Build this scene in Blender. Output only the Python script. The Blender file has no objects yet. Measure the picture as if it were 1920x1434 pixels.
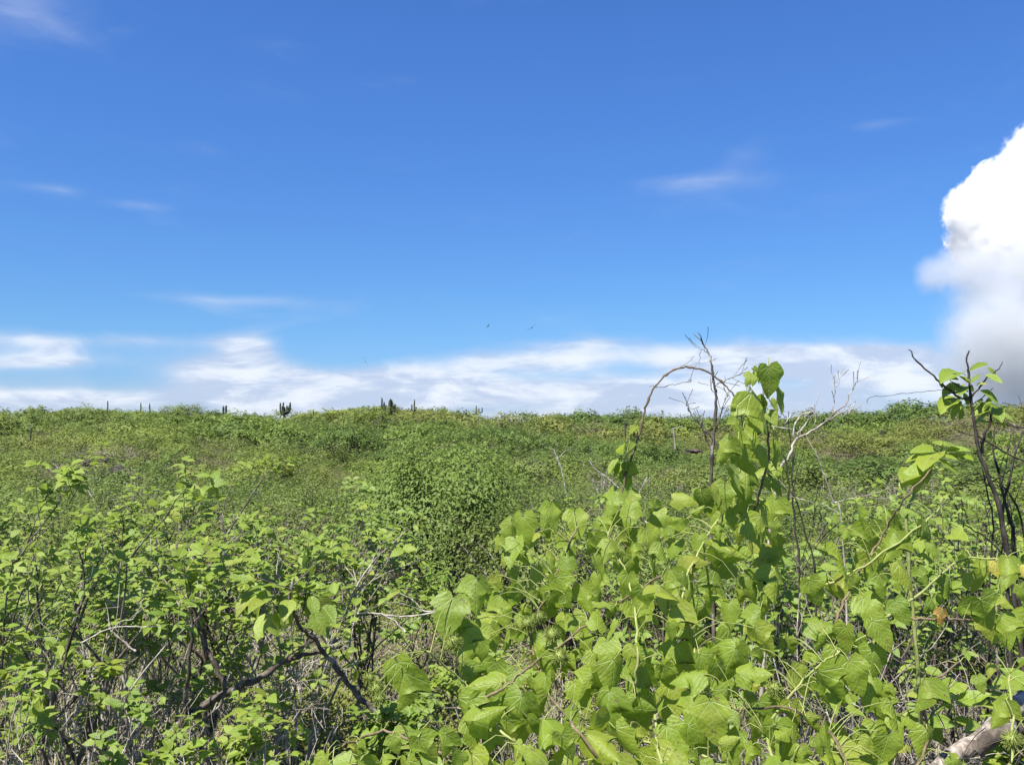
import bpy, math, random
import numpy as np
from mathutils import Vector, Matrix, Euler

R = math.radians
SC = bpy.context.scene
COL = SC.collection

# ------------------------------------------------------------------ camera, sky, sun, exposure
EYE = Vector((0.0, 0.0, 1.65))
PITCH = 2.5
cam_d = bpy.data.cameras.new("camera")
cam_d.sensor_width = 36.0
cam_d.lens = 32.0
cam_d.clip_start = 0.05
cam_d.clip_end = 60000.0
cam = bpy.data.objects.new("camera", cam_d)
cam.location = EYE
cam.rotation_euler = (R(90 + PITCH), 0, 0)
COL.objects.link(cam)
SC.camera = cam
FPX = 1920 * 32.0 / 36.0
HORIZON = 717 + FPX * math.tan(R(PITCH))


def at(px, py, dist):
    """world point seen at photo pixel (px, py), dist metres ahead (world Y)"""
    x = (px - 960) / FPX
    y = -(py - 717) / FPX
    c, s = math.cos(R(PITCH)), math.sin(R(PITCH))
    d = Vector((x, c - y * s, s + y * c))
    return EYE + d * (dist / d.y)


SUN_EL, SUN_AZ = 60.0, -140.0      # azimuth clockwise from +Y (north, where the camera looks)
SC.view_settings.view_transform = 'Standard'
SC.view_settings.look = 'None'
SC.view_settings.gamma = 1.0
SC.view_settings.use_curve_mapping = False
SC.view_settings.exposure = 1.05

sun_d = bpy.data.lights.new("sun", 'SUN')
sun_d.energy = 5.0
sun_d.angle = R(0.53)
sun_d.color = (1.0, 0.955, 0.88)
sun = bpy.data.objects.new("sun", sun_d)
sun_dir = Vector((math.sin(R(SUN_AZ)) * math.cos(R(SUN_EL)), math.cos(R(SUN_AZ)) * math.cos(R(SUN_EL)), math.sin(R(SUN_EL))))
sun.rotation_euler = sun_dir.to_track_quat('Z', 'Y').to_euler()
sun.location = (0, 0, 60)
COL.objects.link(sun)


class X:
    """a shader socket with arithmetic"""
    T = None

    def __init__(s, sock):
        s.s = sock

    @staticmethod
    def node(kind, **kw):
        n = X.T.nodes.new(kind)
        for k, v in kw.items():
            setattr(n, k, v)
        return n

    @staticmethod
    def put(sock, v):
        if isinstance(v, X):
            X.T.links.new(v.s, sock)
        elif v is not None:
            if hasattr(v, '__len__') and len(v) == 3 and sock.type == 'RGBA':
                v = (*v, 1.0)
            sock.default_value = v

    @staticmethod
    def math(op, a, b=None, c=None, clamp=False):
        n = X.node('ShaderNodeMath', operation=op, use_clamp=clamp)
        for i, v in enumerate((a, b, c)):
            if v is not None:
                X.put(n.inputs[i], v)
        return X(n.outputs[0])

    def __add__(s, o): return X.math('ADD', s, o)
    __radd__ = __add__
    def __sub__(s, o): return X.math('SUBTRACT', s, o)
    def __rsub__(s, o): return X.math('SUBTRACT', o, s)
    def __mul__(s, o): return X.math('MULTIPLY', s, o)
    __rmul__ = __mul__
    def __truediv__(s, o): return X.math('DIVIDE', s, o)
    def __neg__(s): return X.math('MULTIPLY', s, -1.0)
    def abs(s): return X.math('ABSOLUTE', s)
    def exp(s): return X.math('EXPONENT', s)
    def fract(s): return X.math('FRACT', s)
    def pow(s, e): return X.math('POWER', s, e)
    def max(s, o): return X.math('MAXIMUM', s, o)
    def min(s, o): return X.math('MINIMUM', s, o)

    def smooth(s, a, b):
        n = X.node('ShaderNodeMapRange', interpolation_type='SMOOTHSTEP')
        X.put(n.inputs[0], s); X.put(n.inputs[1], a); X.put(n.inputs[2], b)
        return X(n.outputs[0])

    def lin(s, a, b, c=0.0, d=1.0):
        n = X.node('ShaderNodeMapRange')
        for i, v in enumerate((s, a, b, c, d)):
            X.put(n.inputs[i], v)
        return X(n.outputs[0])


def xmix(f, a, b):
    n = X.node('ShaderNodeMix', data_type='RGBA')
    X.put(n.inputs[0], f); X.put(n.inputs[6], a); X.put(n.inputs[7], b)
    return X(n.outputs[2])


def xnoise(vec, scale, detail=4.0, rough=0.55, dist=0.0):
    n = X.node('ShaderNodeTexNoise')
    if vec is not None:
        X.put(n.inputs['Vector'], vec)
    X.put(n.inputs['Scale'], scale); X.put(n.inputs['Detail'], detail)
    X.put(n.inputs['Roughness'], rough); X.put(n.inputs['Distortion'], dist)
    return X(n.outputs[0])


def xmap(vec, scale=(1, 1, 1), loc=(0, 0, 0), rot=(0, 0, 0)):
    n = X.node('ShaderNodeMapping')
    X.put(n.inputs[0], vec)
    n.inputs['Location'].default_value = loc
    n.inputs['Rotation'].default_value = rot
    n.inputs['Scale'].default_value = scale
    return X(n.outputs[0])


def xsep(vec):
    n = X.node('ShaderNodeSeparateXYZ')
    X.put(n.inputs[0], vec)
    return [X(o) for o in n.outputs]


def xcomb(a, b, c):
    n = X.node('ShaderNodeCombineXYZ')
    for i, v in enumerate((a, b, c)):
        X.put(n.inputs[i], v)
    return X(n.outputs[0])


def build_world():
    w = bpy.data.worlds.new("World")
    SC.world = w
    w.use_nodes = True
    t = w.node_tree
    t.nodes.clear()
    X.T = t
    sky = X.node('ShaderNodeTexSky', sky_type='NISHITA', sun_disc=False)
    sky.sun_elevation = R(SUN_EL)
    sky.sun_rotation = R(SUN_AZ)
    sky.altitude = 50.0
    sky.air_density = 1.0
    sky.dust_density = 0.3
    sky.ozone_density = 2.2
    tint = X.node('ShaderNodeMix', data_type='RGBA', blend_type='MULTIPLY')
    tint.inputs[0].default_value = 1.0
    t.links.new(sky.outputs[0], tint.inputs[6])
    d = X(X.node('ShaderNodeTexCoord').outputs['Generated'])
    x, y, z = xsep(d)
    az = X.math('ARCTAN2', x, y)
    el = X.math('ARCSINE', z)
    # humid tropical air: a deeper violet blue high up, a paler cyan low down
    hue = el.smooth(0.0, 0.44)
    g = xmix(hue, xmix(el.smooth(0.0, 0.13), (0.285, 0.425, 0.74), (0.255, 0.434, 0.655)), (0.285, 0.500, 0.850))
    X.put(tint.inputs[7], g)
    skyc = X(tint.outputs[2])

    def A(px): return math.atan((px - 960) / FPX)
    def E(py): return math.atan((HORIZON - py) / FPX)

    def spot(px, py, sx, sy, w_):
        a = (az - A(px)) / (sx / FPX)
        b = (el - E(py)) / (sy / FPX)
        return ((a * a + b * b) * -1.0).exp() * w_

    # thin layered clouds
    warp = xnoise(d, 5.0, 3.0, 0.5)
    dw = xcomb(x + (warp - 0.5) * 0.10, y, z + (warp - 0.5) * 0.028)
    n1 = xnoise(xmap(dw, (1, 1, 3.8), (3.1, 1.7, 0.4)), 5.0, 7.0, 0.52, 0.25)
    n2 = xnoise(xmap(dw, (1, 1, 2.4), (7.4, 2.2, 9.0)), 12.0, 5.0, 0.52, 0.5)
    n = n1 * 0.60 + n2 * 0.40
    bias = (-0.072) + (el.smooth(R(5.0), R(1.2))) * 0.22 + (el.smooth(R(2.0), R(0.3))) * 0.14
    feats = [
        (70, 655, 140, 20, 0.42), (100, 688, 150, 16, 0.34), (60, 748, 240, 16, 0.26),
        (462, 655, 70, 30, 0.42), (390, 705, 100, 34, 0.26), (290, 648, 90, 14, 0.20), (530, 720, 150, 38, 0.36), (660, 735, 160, 26, 0.20),
        (470, 572, 170, 13, 0.28), (420, 592, 60, 14, 0.16),
        (800, 715, 270, 36, 0.24), (980, 672, 190, 22, 0.26), (1080, 645, 130, 12, 0.16), (1150, 738, 260, 26, 0.24),
        (1350, 672, 200, 30, 0.34), (1560, 685, 190, 38, 0.36), (1700, 705, 140, 50, 0.30), (1300, 745, 240, 24, 0.12),
        (650, 645, 90, 26, -0.40), (230, 700, 70, 26, -0.20), (1180, 690, 40, 22, -0.06), (1640, 600, 200, 30, -0.1),
        (1330, 345, 105, 24, 0.24), (1400, 300, 70, 18, 0.20), (1250, 345, 60, 16, 0.14), (1660, 268, 90, 12, 0.20), (1450, 272, 50, 14, 0.14),
        (20, 60, 130, 70, 0.24), (30, 130, 110, 26, 0.16), (85, 398, 50, 9, 0.22), (250, 413, 60, 9, 0.16), (1120, 640, 60, 14, 0.10),
    ]
    tot = bias
    for f in feats:
        tot = tot + spot(*f)
    dens = (n - 0.5) * 0.95 + tot
    cover = dens.smooth(-0.04, 0.34)
    thick = dens.smooth(0.12, 0.42)
    shade = xnoise(xmap(dw, (1, 1, 4.0), (1.4, 8.2, 3.0)), 9.0, 5.0, 0.6, 0.3)
    grey = shade.smooth(0.40, 0.60) * (thick * 0.6 + 0.4)
    cc = xmix(grey, (2.8, 3.25, 4.2), (4.6, 4.8, 5.2))
    wisp = el.smooth(R(5.6), R(8.5)) * -0.52 + 1.0      # the high wisps are thin
    skyc = xmix(cover * (thick * 0.42 + 0.45) * wisp, skyc, cc)
    # below the horizon: sea and land haze seen only past the end of the ground
    bg = X.node('ShaderNodeBackground')
    X.put(bg.inputs[0], skyc)
    bg.inputs[1].default_value = 0.1  # the sky's daylight strength
    o = X.node('ShaderNodeOutputWorld')
    t.links.new(bg.outputs[0], o.inputs[0])
    w.cycles.sampling_method = 'MANUAL'
    w.cycles.sample_map_resolution = 512


build_world()
SC.render.engine = 'CYCLES'
SC.cycles.max_bounces = 10
SC.cycles.diffuse_bounces = 4
SC.cycles.glossy_bounces = 2
SC.cycles.transmission_bounces = 6
SC.cycles.transparent_max_bounces = 8
SC.cycles.volume_bounces = 10
SC.cycles.use_denoising = True
SC.cycles.caustics_reflective = False
SC.cycles.caustics_refractive = False
SC.cycles.sample_clamp_indirect = 8.0


# ------------------------------------------------------------------ helpers
def tag(o, label=None, cat=None, group=None, kind=None):
    if label: o['label'] = label
    if cat: o['category'] = cat
    if group: o['group'] = group
    if kind: o['kind'] = kind
    return o


def empty(name, loc, label, cat, group=None):
    o = bpy.data.objects.new(name, None)
    o.empty_display_size = 0.2
    COL.objects.link(o)
    o.location = loc
    return tag(o, label, cat, group)


def link(name, me, parent=None, kind=None):
    """link a mesh whose coordinates are relative to the parent's origin"""
    o = bpy.data.objects.new(name, me)
    COL.objects.link(o)
    if parent is not None:
        o.parent = parent
    if kind: o['kind'] = kind
    return o


class MB:
    """numpy mesh collector"""

    def __init__(s):
        s.v, s.f, s.uv, s.t, s.m, s.n = [], [], [], [], [], 0

    def add(s, v, faces, uv=None, tint=0.0, mat=0):
        """faces: int array (k,3) or (k,4); uv per vertex (n,2); tint per vertex scalar or array"""
        v = np.asarray(v, dtype=np.float32).reshape(-1, 3)
        faces = np.asarray(faces, dtype=np.int32)
        s.v.append(v)
        s.f.append((faces + s.n, mat))
        s.uv.append(np.zeros((len(v), 2), np.float32) if uv is None else np.asarray(uv, np.float32))
        s.t.append(np.broadcast_to(np.asarray(tint, np.float32), (len(v),)))
        s.n += len(v)

    def tube(s, pts, rad, sides=5, mat=0, tint=0.0, cap=True):
        pts = np.asarray(pts, np.float64)
        rad = np.broadcast_to(np.asarray(rad, np.float64), (len(pts),))
        n = len(pts)
        if n < 2: return
        d = np.gradient(pts, axis=0)
        d /= np.linalg.norm(d, axis=1)[:, None] + 1e-12
        ref = np.array([0.31, 0.17, 0.93]) if abs(d[0] @ np.array([0.31, 0.17, 0.93])) < 0.9 else np.array([1.0, 0.1, 0.0])
        u = np.cross(d, ref); u /= np.linalg.norm(u, axis=1)[:, None] + 1e-12
        w = np.cross(d, u)
        a = np.arange(sides) * 2 * math.pi / sides
        ring = pts[:, None, :] + rad[:, None, None] * (np.cos(a)[None, :, None] * u[:, None, :] + np.sin(a)[None, :, None] * w[:, None, :])
        i = np.arange(n - 1)[:, None] * sides
        j = np.arange(sides)[None, :]
        k = (j + 1) % sides
        f = np.stack([i + j, i + k, i + sides + k, i + sides + j], -1).reshape(-1, 4)
        L = np.concatenate([[0], np.cumsum(np.linalg.norm(np.diff(pts, axis=0), axis=1))])
        uv = np.stack([np.tile(np.arange(sides) / sides, n), np.repeat(L, sides)], -1)
        s.add(ring.reshape(-1, 3), f, uv, tint, mat)
        if cap and sides >= 4 and rad[-1] > 0.002:
            b = s.n - sides
            q = np.array([[b, b + i_, b + i_ + 1] for i_ in range(1, sides - 1)], np.int32)
            s.f.append((q, mat))

    def build(s, name, mats, smooth=True):
        me = bpy.data.meshes.new(name)
        if not s.v: return me
        V = np.concatenate(s.v)
        me.vertices.add(len(V)); me.vertices.foreach_set('co', V.ravel())
        loops = np.concatenate([f.ravel() for f, _ in s.f])
        tot = np.concatenate([np.full(len(f), f.shape[1], np.int32) for f, _ in s.f])
        mi = np.concatenate([np.full(len(f), m, np.int32) for f, m in s.f])
        me.loops.add(len(loops)); me.loops.foreach_set('vertex_index', loops)
        me.polygons.add(len(tot))
        me.polygons.foreach_set('loop_start', np.concatenate([[0], np.cumsum(tot)[:-1]]).astype(np.int32))
        me.polygons.foreach_set('loop_total', tot)
        me.polygons.foreach_set('material_index', mi)
        me.polygons.foreach_set('use_smooth', np.full(len(tot), smooth))
        uvl = me.uv_layers.new(name="UVMap")
        uvl.data.foreach_set('uv', np.concatenate(s.uv)[loops].ravel())
        at_ = me.attributes.new('tint', 'FLOAT', 'POINT')
        at_.data.foreach_set('value', np.concatenate(s.t).astype(np.float32))
        for m in (mats if isinstance(mats, (list, tuple)) else [mats]):
            me.materials.append(m)
        me.update(calc_edges=True)
        return me


def tris(me):
    return sum(len(p.vertices) - 2 for p in me.polygons)


def new_mat(name):
    m = bpy.data.materials.new(name)
    m.use_nodes = True
    m.node_tree.nodes.clear()
    X.T = m.node_tree
    return m


def finish(shader_socket):
    o = X.node('ShaderNodeOutputMaterial')
    X.T.links.new(shader_socket, o.inputs[0])


def principled(color, rough=0.6, spec=0.3, normal=None):
    b = X.node('ShaderNodeBsdfPrincipled')
    X.put(b.inputs['Base Color'], color)
    X.put(b.inputs['Roughness'], rough)
    X.put(b.inputs['Specular IOR Level'], spec)
    if normal is not None: X.put(b.inputs['Normal'], normal)
    return b


def bump(height, strength=0.3, dist=0.01):
    b = X.node('ShaderNodeBump')
    b.inputs['Strength'].default_value = strength
    b.inputs['Distance'].default_value = dist
    X.put(b.inputs['Height'], height)
    return X(b.outputs[0])


def xramp(f, stops):
    n = X.node('ShaderNodeValToRGB')
    X.put(n.inputs[0], f)
    e = n.color_ramp.elements
    while len(e) < len(stops): e.new(0.5)
    for i, (p, c) in enumerate(stops):
        e[i].position = p; e[i].color = (*c, 1.0)
    return X(n.outputs[0])


def leaf_mat(name, stops, trans=0.35, tcol=(0.30, 0.42, 0.05), rough=0.48, spec=0.4, veins=None, blotch=0.25, coat=0.0):
    """a leaf: colour differs from leaf to leaf (object or 'tint'), paler underside, light passes through"""
    m = new_mat(name)
    rnd = X(X.node('ShaderNodeObjectInfo').outputs['Random'])
    a = X.node('ShaderNodeAttribute', attribute_name='tint')
    r = (rnd + X(a.outputs['Fac'])).fract() if veins else (rnd * 0.55 + X(a.outputs['Fac']) * 0.6).min(1.0)
    col = xramp(r, stops)
    uv = X(X.node('ShaderNodeTexCoord').outputs['UV'])
    obj = X(X.node('ShaderNodeTexCoord').outputs['Object'])
    if veins:
        va = X.node('ShaderNodeVectorMath', operation='ADD')
        X.put(va.inputs[0], uv); X.put(va.inputs[1], xcomb(r * 17.0, r * 31.0, r * 5.0))
        own = X(va.outputs[0])
        nz = xnoise(own, 3.0, 4.0, 0.6)
    else:
        nz = xnoise(obj, 9.0, 3.0, 0.6)
    dark = X.node('ShaderNodeMix', data_type='RGBA', blend_type='MULTIPLY')
    X.put(dark.inputs[0], nz.smooth(0.45, 0.75) * blotch * 2)
    X.put(dark.inputs[6], col)
    dark.inputs[7].default_value = (0.72, 0.80, 0.62, 1)
    col = X(dark.outputs[2])
    nrm = None
    if veins:
        u, v, _ = xsep(uv)
        u = u.abs()
        if veins == 'palm':
            lines = []
            for th in (0.0, 0.62, 1.25):
                perp = (u * math.cos(th) - v * math.sin(th)).abs()
                along = u * math.sin(th) + v * math.cos(th)
                lines.append(perp.smooth(0.022, 0.004) * along.smooth(-0.02, 0.06))
            main = lines[0].max(lines[1]).max(lines[2])
            ph = (v - u * 0.85 + xnoise(uv, 3.0, 2.0, 0.5) * 0.10) * 6.5
        else:
            main = u.smooth(0.028, 0.006)
            ph = (v - u * 0.7) * 7.0
        side = (ph.fract() - 0.5).abs().smooth(0.10, 0.01) * 0.40
        vein = main.max(side)
        quilt = (ph.fract() - 0.5).abs()
        col = xmix(vein * 0.50, col, (0.40, 0.47, 0.20))
        nrm = bump(quilt * 0.30 - main * 0.5 + xnoise(uv, 7.0, 4.0, 0.6) * 1.1, 0.42, 0.006)
    if veins:
        # yellowed patches and small brown insect marks, different on every leaf
        col = xmix(xnoise(own, 1.6, 3.0, 0.6).smooth(0.54, 0.70) * 0.5, col, (0.30, 0.32, 0.06))
        col = xmix(xnoise(own, 7.5, 3.0, 0.65).smooth(0.63, 0.67) * 0.8, col, (0.17, 0.12, 0.05))
    back = X(X.node('ShaderNodeNewGeometry').outputs['Backfacing'])
    pale = X.node('ShaderNodeMix', data_type='RGBA')
    X.put(pale.inputs[0], back * 0.35)
    X.put(pale.inputs[6], col)
    pale.inputs[7].default_value = (0.22, 0.28, 0.14, 1)
    col = X(pale.outputs[2])
    b = principled(col, rough, spec, nrm)
    tr = X.node('ShaderNodeBsdfTranslucent')
    tm = X.node('ShaderNodeMix', data_type='RGBA')
    tm.inputs[0].default_value = 0.5
    X.put(tm.inputs[6], col)
    tm.inputs[7].default_value = (*tcol, 1)
    X.T.links.new(tm.outputs[2], tr.inputs[0])
    mx = X.node('ShaderNodeMixShader')
    mx.inputs[0].default_value = trans
    X.T.links.new(b.outputs[0], mx.inputs[1])
    X.T.links.new(tr.outputs[0], mx.inputs[2])
    finish(mx.outputs[0])
    return m


def bark_mat(name, c1, c2, lichen=None, scale=30.0):
    m = new_mat(name)
    obj = X(X.node('ShaderNodeTexCoord').outputs['Object'])
    n1 = xnoise(xmap(obj, (1, 1, 0.5)), scale, 5.0, 0.65)
    rnd = X(X.node('ShaderNodeAttribute', attribute_name='tint').outputs['Fac'])
    col = xmix((n1.smooth(0.35, 0.7) + rnd).min(1.0), c1, c2)
    if lichen:
        n2 = xnoise(obj, scale * 0.5, 4.0, 0.6)
        col = xmix(n2.smooth(0.55, 0.66) * 0.8, col, lichen)
    b = principled(col, 0.85, 0.2, bump(n1, 0.5, 0.01))
    finish(b.outputs[0])
    return m


# ------------------------------------------------------------------ terrain
def lerp(a, b, t): return a + (b - a) * np.clip(t, 0, 1)


def sstep(a, b, x):
    t = np.clip((np.asarray(x, float) - a) / (b - a), 0, 1)
    return t * t * (3 - 2 * t)


_rng0 = np.random.default_rng(11)
_W = [(_rng0.uniform(0.02, 0.22, 2), _rng0.uniform(0, 6.28), _rng0.uniform(0.05, 0.22)) for _ in range(9)]


def ground_z(x, y):
    x = np.asarray(x, float); y = np.asarray(y, float)
    r = np.hypot(x, y)
    az = np.arctan2(x, np.maximum(y, 1e-3))
    z = -3.6 * sstep(6, 44, r)
    rise = 4.15 + 1.0 * np.exp(-((az + 0.16) / 0.10) ** 2) + 0.7 * np.exp(-((az + 0.42) / 0.16) ** 2) + 1.6 * sstep(0.32, 0.52, az)
    near = 150 - 50 * sstep(0.30, 0.50, az)
    z = z + rise * np.clip((r - 36) / (near - 36), 0, 1) ** 1.15
    z = z - (rise + 5.0) * sstep(near + 12, near + 240, r)
    bump_ = sum(a * np.sin(k[0] * x + k[1] * y + p) for k, p, a in _W)
    z = z + bump_ * (0.4 + 1.5 * sstep(40, 90, r)) * sstep(4, 30, r) * (1 - sstep(220, 500, r))
    z = np.where(y < 0, z * np.exp(y / 20.0), z)
    return z


def gz(x, y): return float(ground_z(x, y))


def build_ground():
    m = new_mat("dry_soil")
    obj = X(X.node('ShaderNodeTexCoord').outputs['Object'])
    n1 = xnoise(obj, 1.3, 6.0, 0.6)
    n2 = xnoise(obj, 14.0, 6.0, 0.65)
    n3 = xnoise(obj, 0.35, 4.0, 0.55)
    c = xmix(n1.smooth(0.4, 0.62), (0.085, 0.070, 0.050), (0.15, 0.125, 0.085))
    c = xmix(n2.smooth(0.5, 0.7) * 0.7, c, (0.06, 0.05, 0.04))
    c = xmix(n3.smooth(0.42, 0.6) * 0.55, c, (0.10, 0.12, 0.035))
    b = principled(c, 0.95, 0.1, bump(n2, 0.8, 0.05))
    finish(b.outputs[0])
    rs = np.concatenate([[0.0], np.geomspace(0.6, 12, 34), np.linspace(13, 230, 70), np.geomspace(240, 30000, 22)])
    th = np.linspace(-math.pi, math.pi, 91)[:-1]
    fine = np.linspace(-0.75, 0.75, 130)
    th = np.unique(np.round(np.concatenate([th, fine]), 5))
    V = [[0, 0, gz(0, 0)]]
    rr, tt = np.meshgrid(rs[1:], th, indexing='ij')
    xx, yy = rr * np.sin(tt), rr * np.cos(tt)
    zz = ground_z(xx, yy)
    V = np.concatenate([[[0, 0, gz(0, 0)]], np.stack([xx, yy, zz], -1).reshape(-1, 3)])
    nt = len(th)
    i = np.arange(len(rs) - 2)[:, None] * nt + 1
    j = np.arange(nt)[None, :]
    k = (j + 1) % nt
    q = np.stack([i + j, i + nt + j, i + nt + k, i + k], -1).reshape(-1, 4)
    t = np.stack([np.zeros(nt, int), 1 + np.arange(nt), 1 + (np.arange(nt) + 1) % nt], -1)
    mb = MB()
    mb.add(V, q)
    mb.f.append((t.astype(np.int32), 0))
    o = link("ground", mb.build("ground", m), kind='structure')
    return o


build_ground()


# ------------------------------------------------------------------ the big cumulus on the right, and the grey one under it
def build_cloud(name, label, puffs, D, centre, density, colour, edge, amp, billow, freq, grow, aniso, seed):
    import bmesh
    rng = random.Random(seed)
    c0 = at(*centre, D)
    P = []
    for px, py, r in puffs:
        P.append((at(px, py, D + rng.uniform(-0.5, 0.5) * r / FPX * D) - c0, r / FPX * D))
    m = new_mat(name)
    obj = X(X.node('ShaderNodeTexCoord').outputs['Object'])
    field = None
    for c, r in P:
        n = X.node('ShaderNodeVectorMath', operation='DISTANCE')
        X.put(n.inputs[0], obj)
        n.inputs[1].default_value = c
        d = X(n.outputs['Value']) * (1.0 / r)
        field = d if field is None else X.math('SMOOTH_MIN', field, d, 0.18)
    no = xnoise(obj, freq, 7.0, 0.60, 0.4)
    b1 = 1.0 - (xnoise(obj, freq * 1.5, 2.0, 0.5) * 2.0 - 1.0).abs() * 2.0
    b2 = 1.0 - (xnoise(obj, freq * 4.5, 3.0, 0.55) * 2.0 - 1.0).abs() * 2.0
    f = (field * -1.0) + 1.0 + (no - 0.5) * amp + (b1 - 0.5) * billow + (b2 - 0.5) * billow * 0.45
    vol = X.node('ShaderNodeVolumePrincipled')
    X.put(vol.inputs['Color'], colour)
    X.put(vol.inputs['Density'], f.smooth(0.0, edge) * density)
    vol.inputs['Anisotropy'].default_value = aniso
    o = X.node('ShaderNodeOutputMaterial')
    X.T.links.new(vol.outputs[0], o.inputs['Volume'])
    bm = bmesh.new()
    for c, r in P:
        bmesh.ops.create_icosphere(bm, subdivisions=3, radius=r * grow, matrix=Matrix.Translation(c))
    me = bpy.data.meshes.new(name)
    bm.to_mesh(me); bm.free()
    me.materials.append(m)
    ob = link(name, me)
    ob.location = c0
    rm = ob.modifiers.new("merge", 'REMESH'); rm.mode = 'VOXEL'; rm.voxel_size = D / 160
    m.cycles.volume_step_rate = 0.5
    tag(ob, label, "cloud")


build_cloud("cumulus_cloud", "towering bright white cumulus cloud with billowing edge above the grey cloud",
            [(2000, 330, 105), (1905, 392, 84), (2095, 300, 112), (1868, 352, 48), (1832, 395, 52), (1850, 440, 62), (1893, 448, 54),
             (1985, 425, 100), (2100, 400, 140), (2180, 330, 130), (2200, 430, 130), (1930, 312, 44), (1985, 290, 36), (1830, 340, 16), (1792, 396, 16)],
            2400, (1960, 420), 0.045, (1.0, 1.0, 1.0), 0.13, 0.50, 0.45, 0.013, 1.55, 0.2, 5)
build_cloud("ragged_cloud", "soft grey ragged cloud below the bright white cumulus cloud",
            [(1930, 520, 95), (1850, 520, 85), (1800, 500, 50), (1750, 515, 40), (1860, 620, 100), (1940, 640, 120),
             (1850, 690, 80), (1930, 700, 100), (2040, 600, 150), (2160, 560, 140), (2050, 690, 110)],
            1700, (1900, 600), 0.019, (0.81, 0.825, 0.84), 0.85, 1.15, 0.25, 0.012, 1.36, 0.1, 6)


# ------------------------------------------------------------------ plant materials and leaf meshes
M = {}
M['vine_leaf'] = leaf_mat("vine_leaf", [(0.0, (0.165, 0.255, 0.026)), (0.35, (0.275, 0.350, 0.040)), (0.7, (0.235, 0.330, 0.036)), (0.96, (0.310, 0.365, 0.045)), (1.0, (0.32, 0.34, 0.05))],
                          0.48, (0.42, 0.58, 0.02), 0.42, 0.38, 'palm', 0.2)
M['oval_leaf'] = leaf_mat("oval_leaf", [(0.0, (0.170, 0.255, 0.028)), (0.5, (0.230, 0.320, 0.037)), (0.85, (0.270, 0.340, 0.045)), (1.0, (0.28, 0.305, 0.05))],
                          0.42, (0.36, 0.50, 0.03), 0.45, 0.4, 'pin', 0.2)
M['green_leaf'] = leaf_mat("green_leaf", [(0.0, (0.140, 0.225, 0.026)), (0.5, (0.190, 0.285, 0.034)), (1.0, (0.230, 0.310, 0.04))],
                           0.40, (0.28, 0.44, 0.03), 0.42, 0.45, 'pin', 0.2)
M['yellow_leaf'] = leaf_mat("yellow_leaf", [(0.0, (0.42, 0.36, 0.06)), (0.6, (0.38, 0.38, 0.07)), (1.0, (0.50, 0.40, 0.06))], 0.35, (0.6, 0.5, 0.05), 0.5, 0.3, 'palm', 0.4)
M['orange_leaf'] = leaf_mat("orange_leaf", [(0.0, (0.38, 0.22, 0.05)), (1.0, (0.32, 0.16, 0.04))], 0.3, (0.6, 0.3, 0.03), 0.6, 0.3, 'palm', 0.6)


def scrub_leaf(name, a, b, c, tr=0.22):
    return leaf_mat(name, [(0.0, a), (0.5, b), (1.0, c)], tr, tuple(min(1, v * 2.2) for v in b), 0.6, 0.25, None, 0.25)


M['scrub_olive'] = scrub_leaf("scrub_olive", (0.113, 0.153, 0.031), (0.133, 0.174, 0.036), (0.155, 0.192, 0.046))
M['scrub_bright'] = scrub_leaf("scrub_bright", (0.134, 0.178, 0.030), (0.161, 0.203, 0.034), (0.193, 0.224, 0.041))
M['scrub_dark'] = scrub_leaf("scrub_dark", (0.085, 0.133, 0.027), (0.100, 0.150, 0.030), (0.117, 0.166, 0.036))
M['scrub_grey'] = scrub_leaf("scrub_grey", (0.119, 0.111, 0.053), (0.149, 0.139, 0.064), (0.174, 0.164, 0.076))
M['scrub_lush'] = scrub_leaf("scrub_lush", (0.113, 0.165, 0.031), (0.135, 0.193, 0.035), (0.165, 0.217, 0.040))
M['scrub_yellow'] = scrub_leaf("scrub_yellow", (0.143, 0.168, 0.035), (0.165, 0.185, 0.039), (0.185, 0.194, 0.049))
M['bark_dark'] = bark_mat("bark_dark", (0.060, 0.047, 0.038), (0.165, 0.138, 0.112), (0.30, 0.29, 0.26), 40)
M['bark_grey'] = bark_mat("bark_grey", (0.18, 0.15, 0.125), (0.40, 0.355, 0.31), (0.48, 0.46, 0.43), 40)
M['bark_pale'] = bark_mat("bark_pale", (0.24, 0.205, 0.17), (0.52, 0.475, 0.42), (0.10, 0.085, 0.075), 34)
M['bark_log'] = bark_mat("bark_log", (0.11, 0.085, 0.07), (0.42, 0.37, 0.32), (0.05, 0.042, 0.038), 55)
M['bark_black'] = bark_mat("bark_black", (0.030, 0.024, 0.021), (0.085, 0.070, 0.060), None, 40)
M['stem_green'] = bark_mat("stem_green", (0.20, 0.25, 0.07), (0.33, 0.33, 0.12), None, 40)
M['stem_brown'] = bark_mat("stem_brown", (0.10, 0.072, 0.045), (0.21, 0.16, 0.095), None, 40)
M['cactus'] = bark_mat("cactus", (0.035, 0.045, 0.028), (0.075, 0.080, 0.045), None, 3)
M['dry'] = bark_mat("dry_grass", (0.26, 0.22, 0.13), (0.42, 0.37, 0.24), None, 20)
M['fruit'] = leaf_mat("fruit_green", [(0.0, (0.17, 0.22, 0.045)), (1.0, (0.24, 0.28, 0.06))], 0.15, (0.4, 0.5, 0.05), 0.5, 0.3)
M['petal'] = leaf_mat("petal", [(0.0, (0.62, 0.60, 0.50)), (1.0, (0.70, 0.62, 0.58))], 0.3, (0.8, 0.75, 0.6), 0.6, 0.2)


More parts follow.
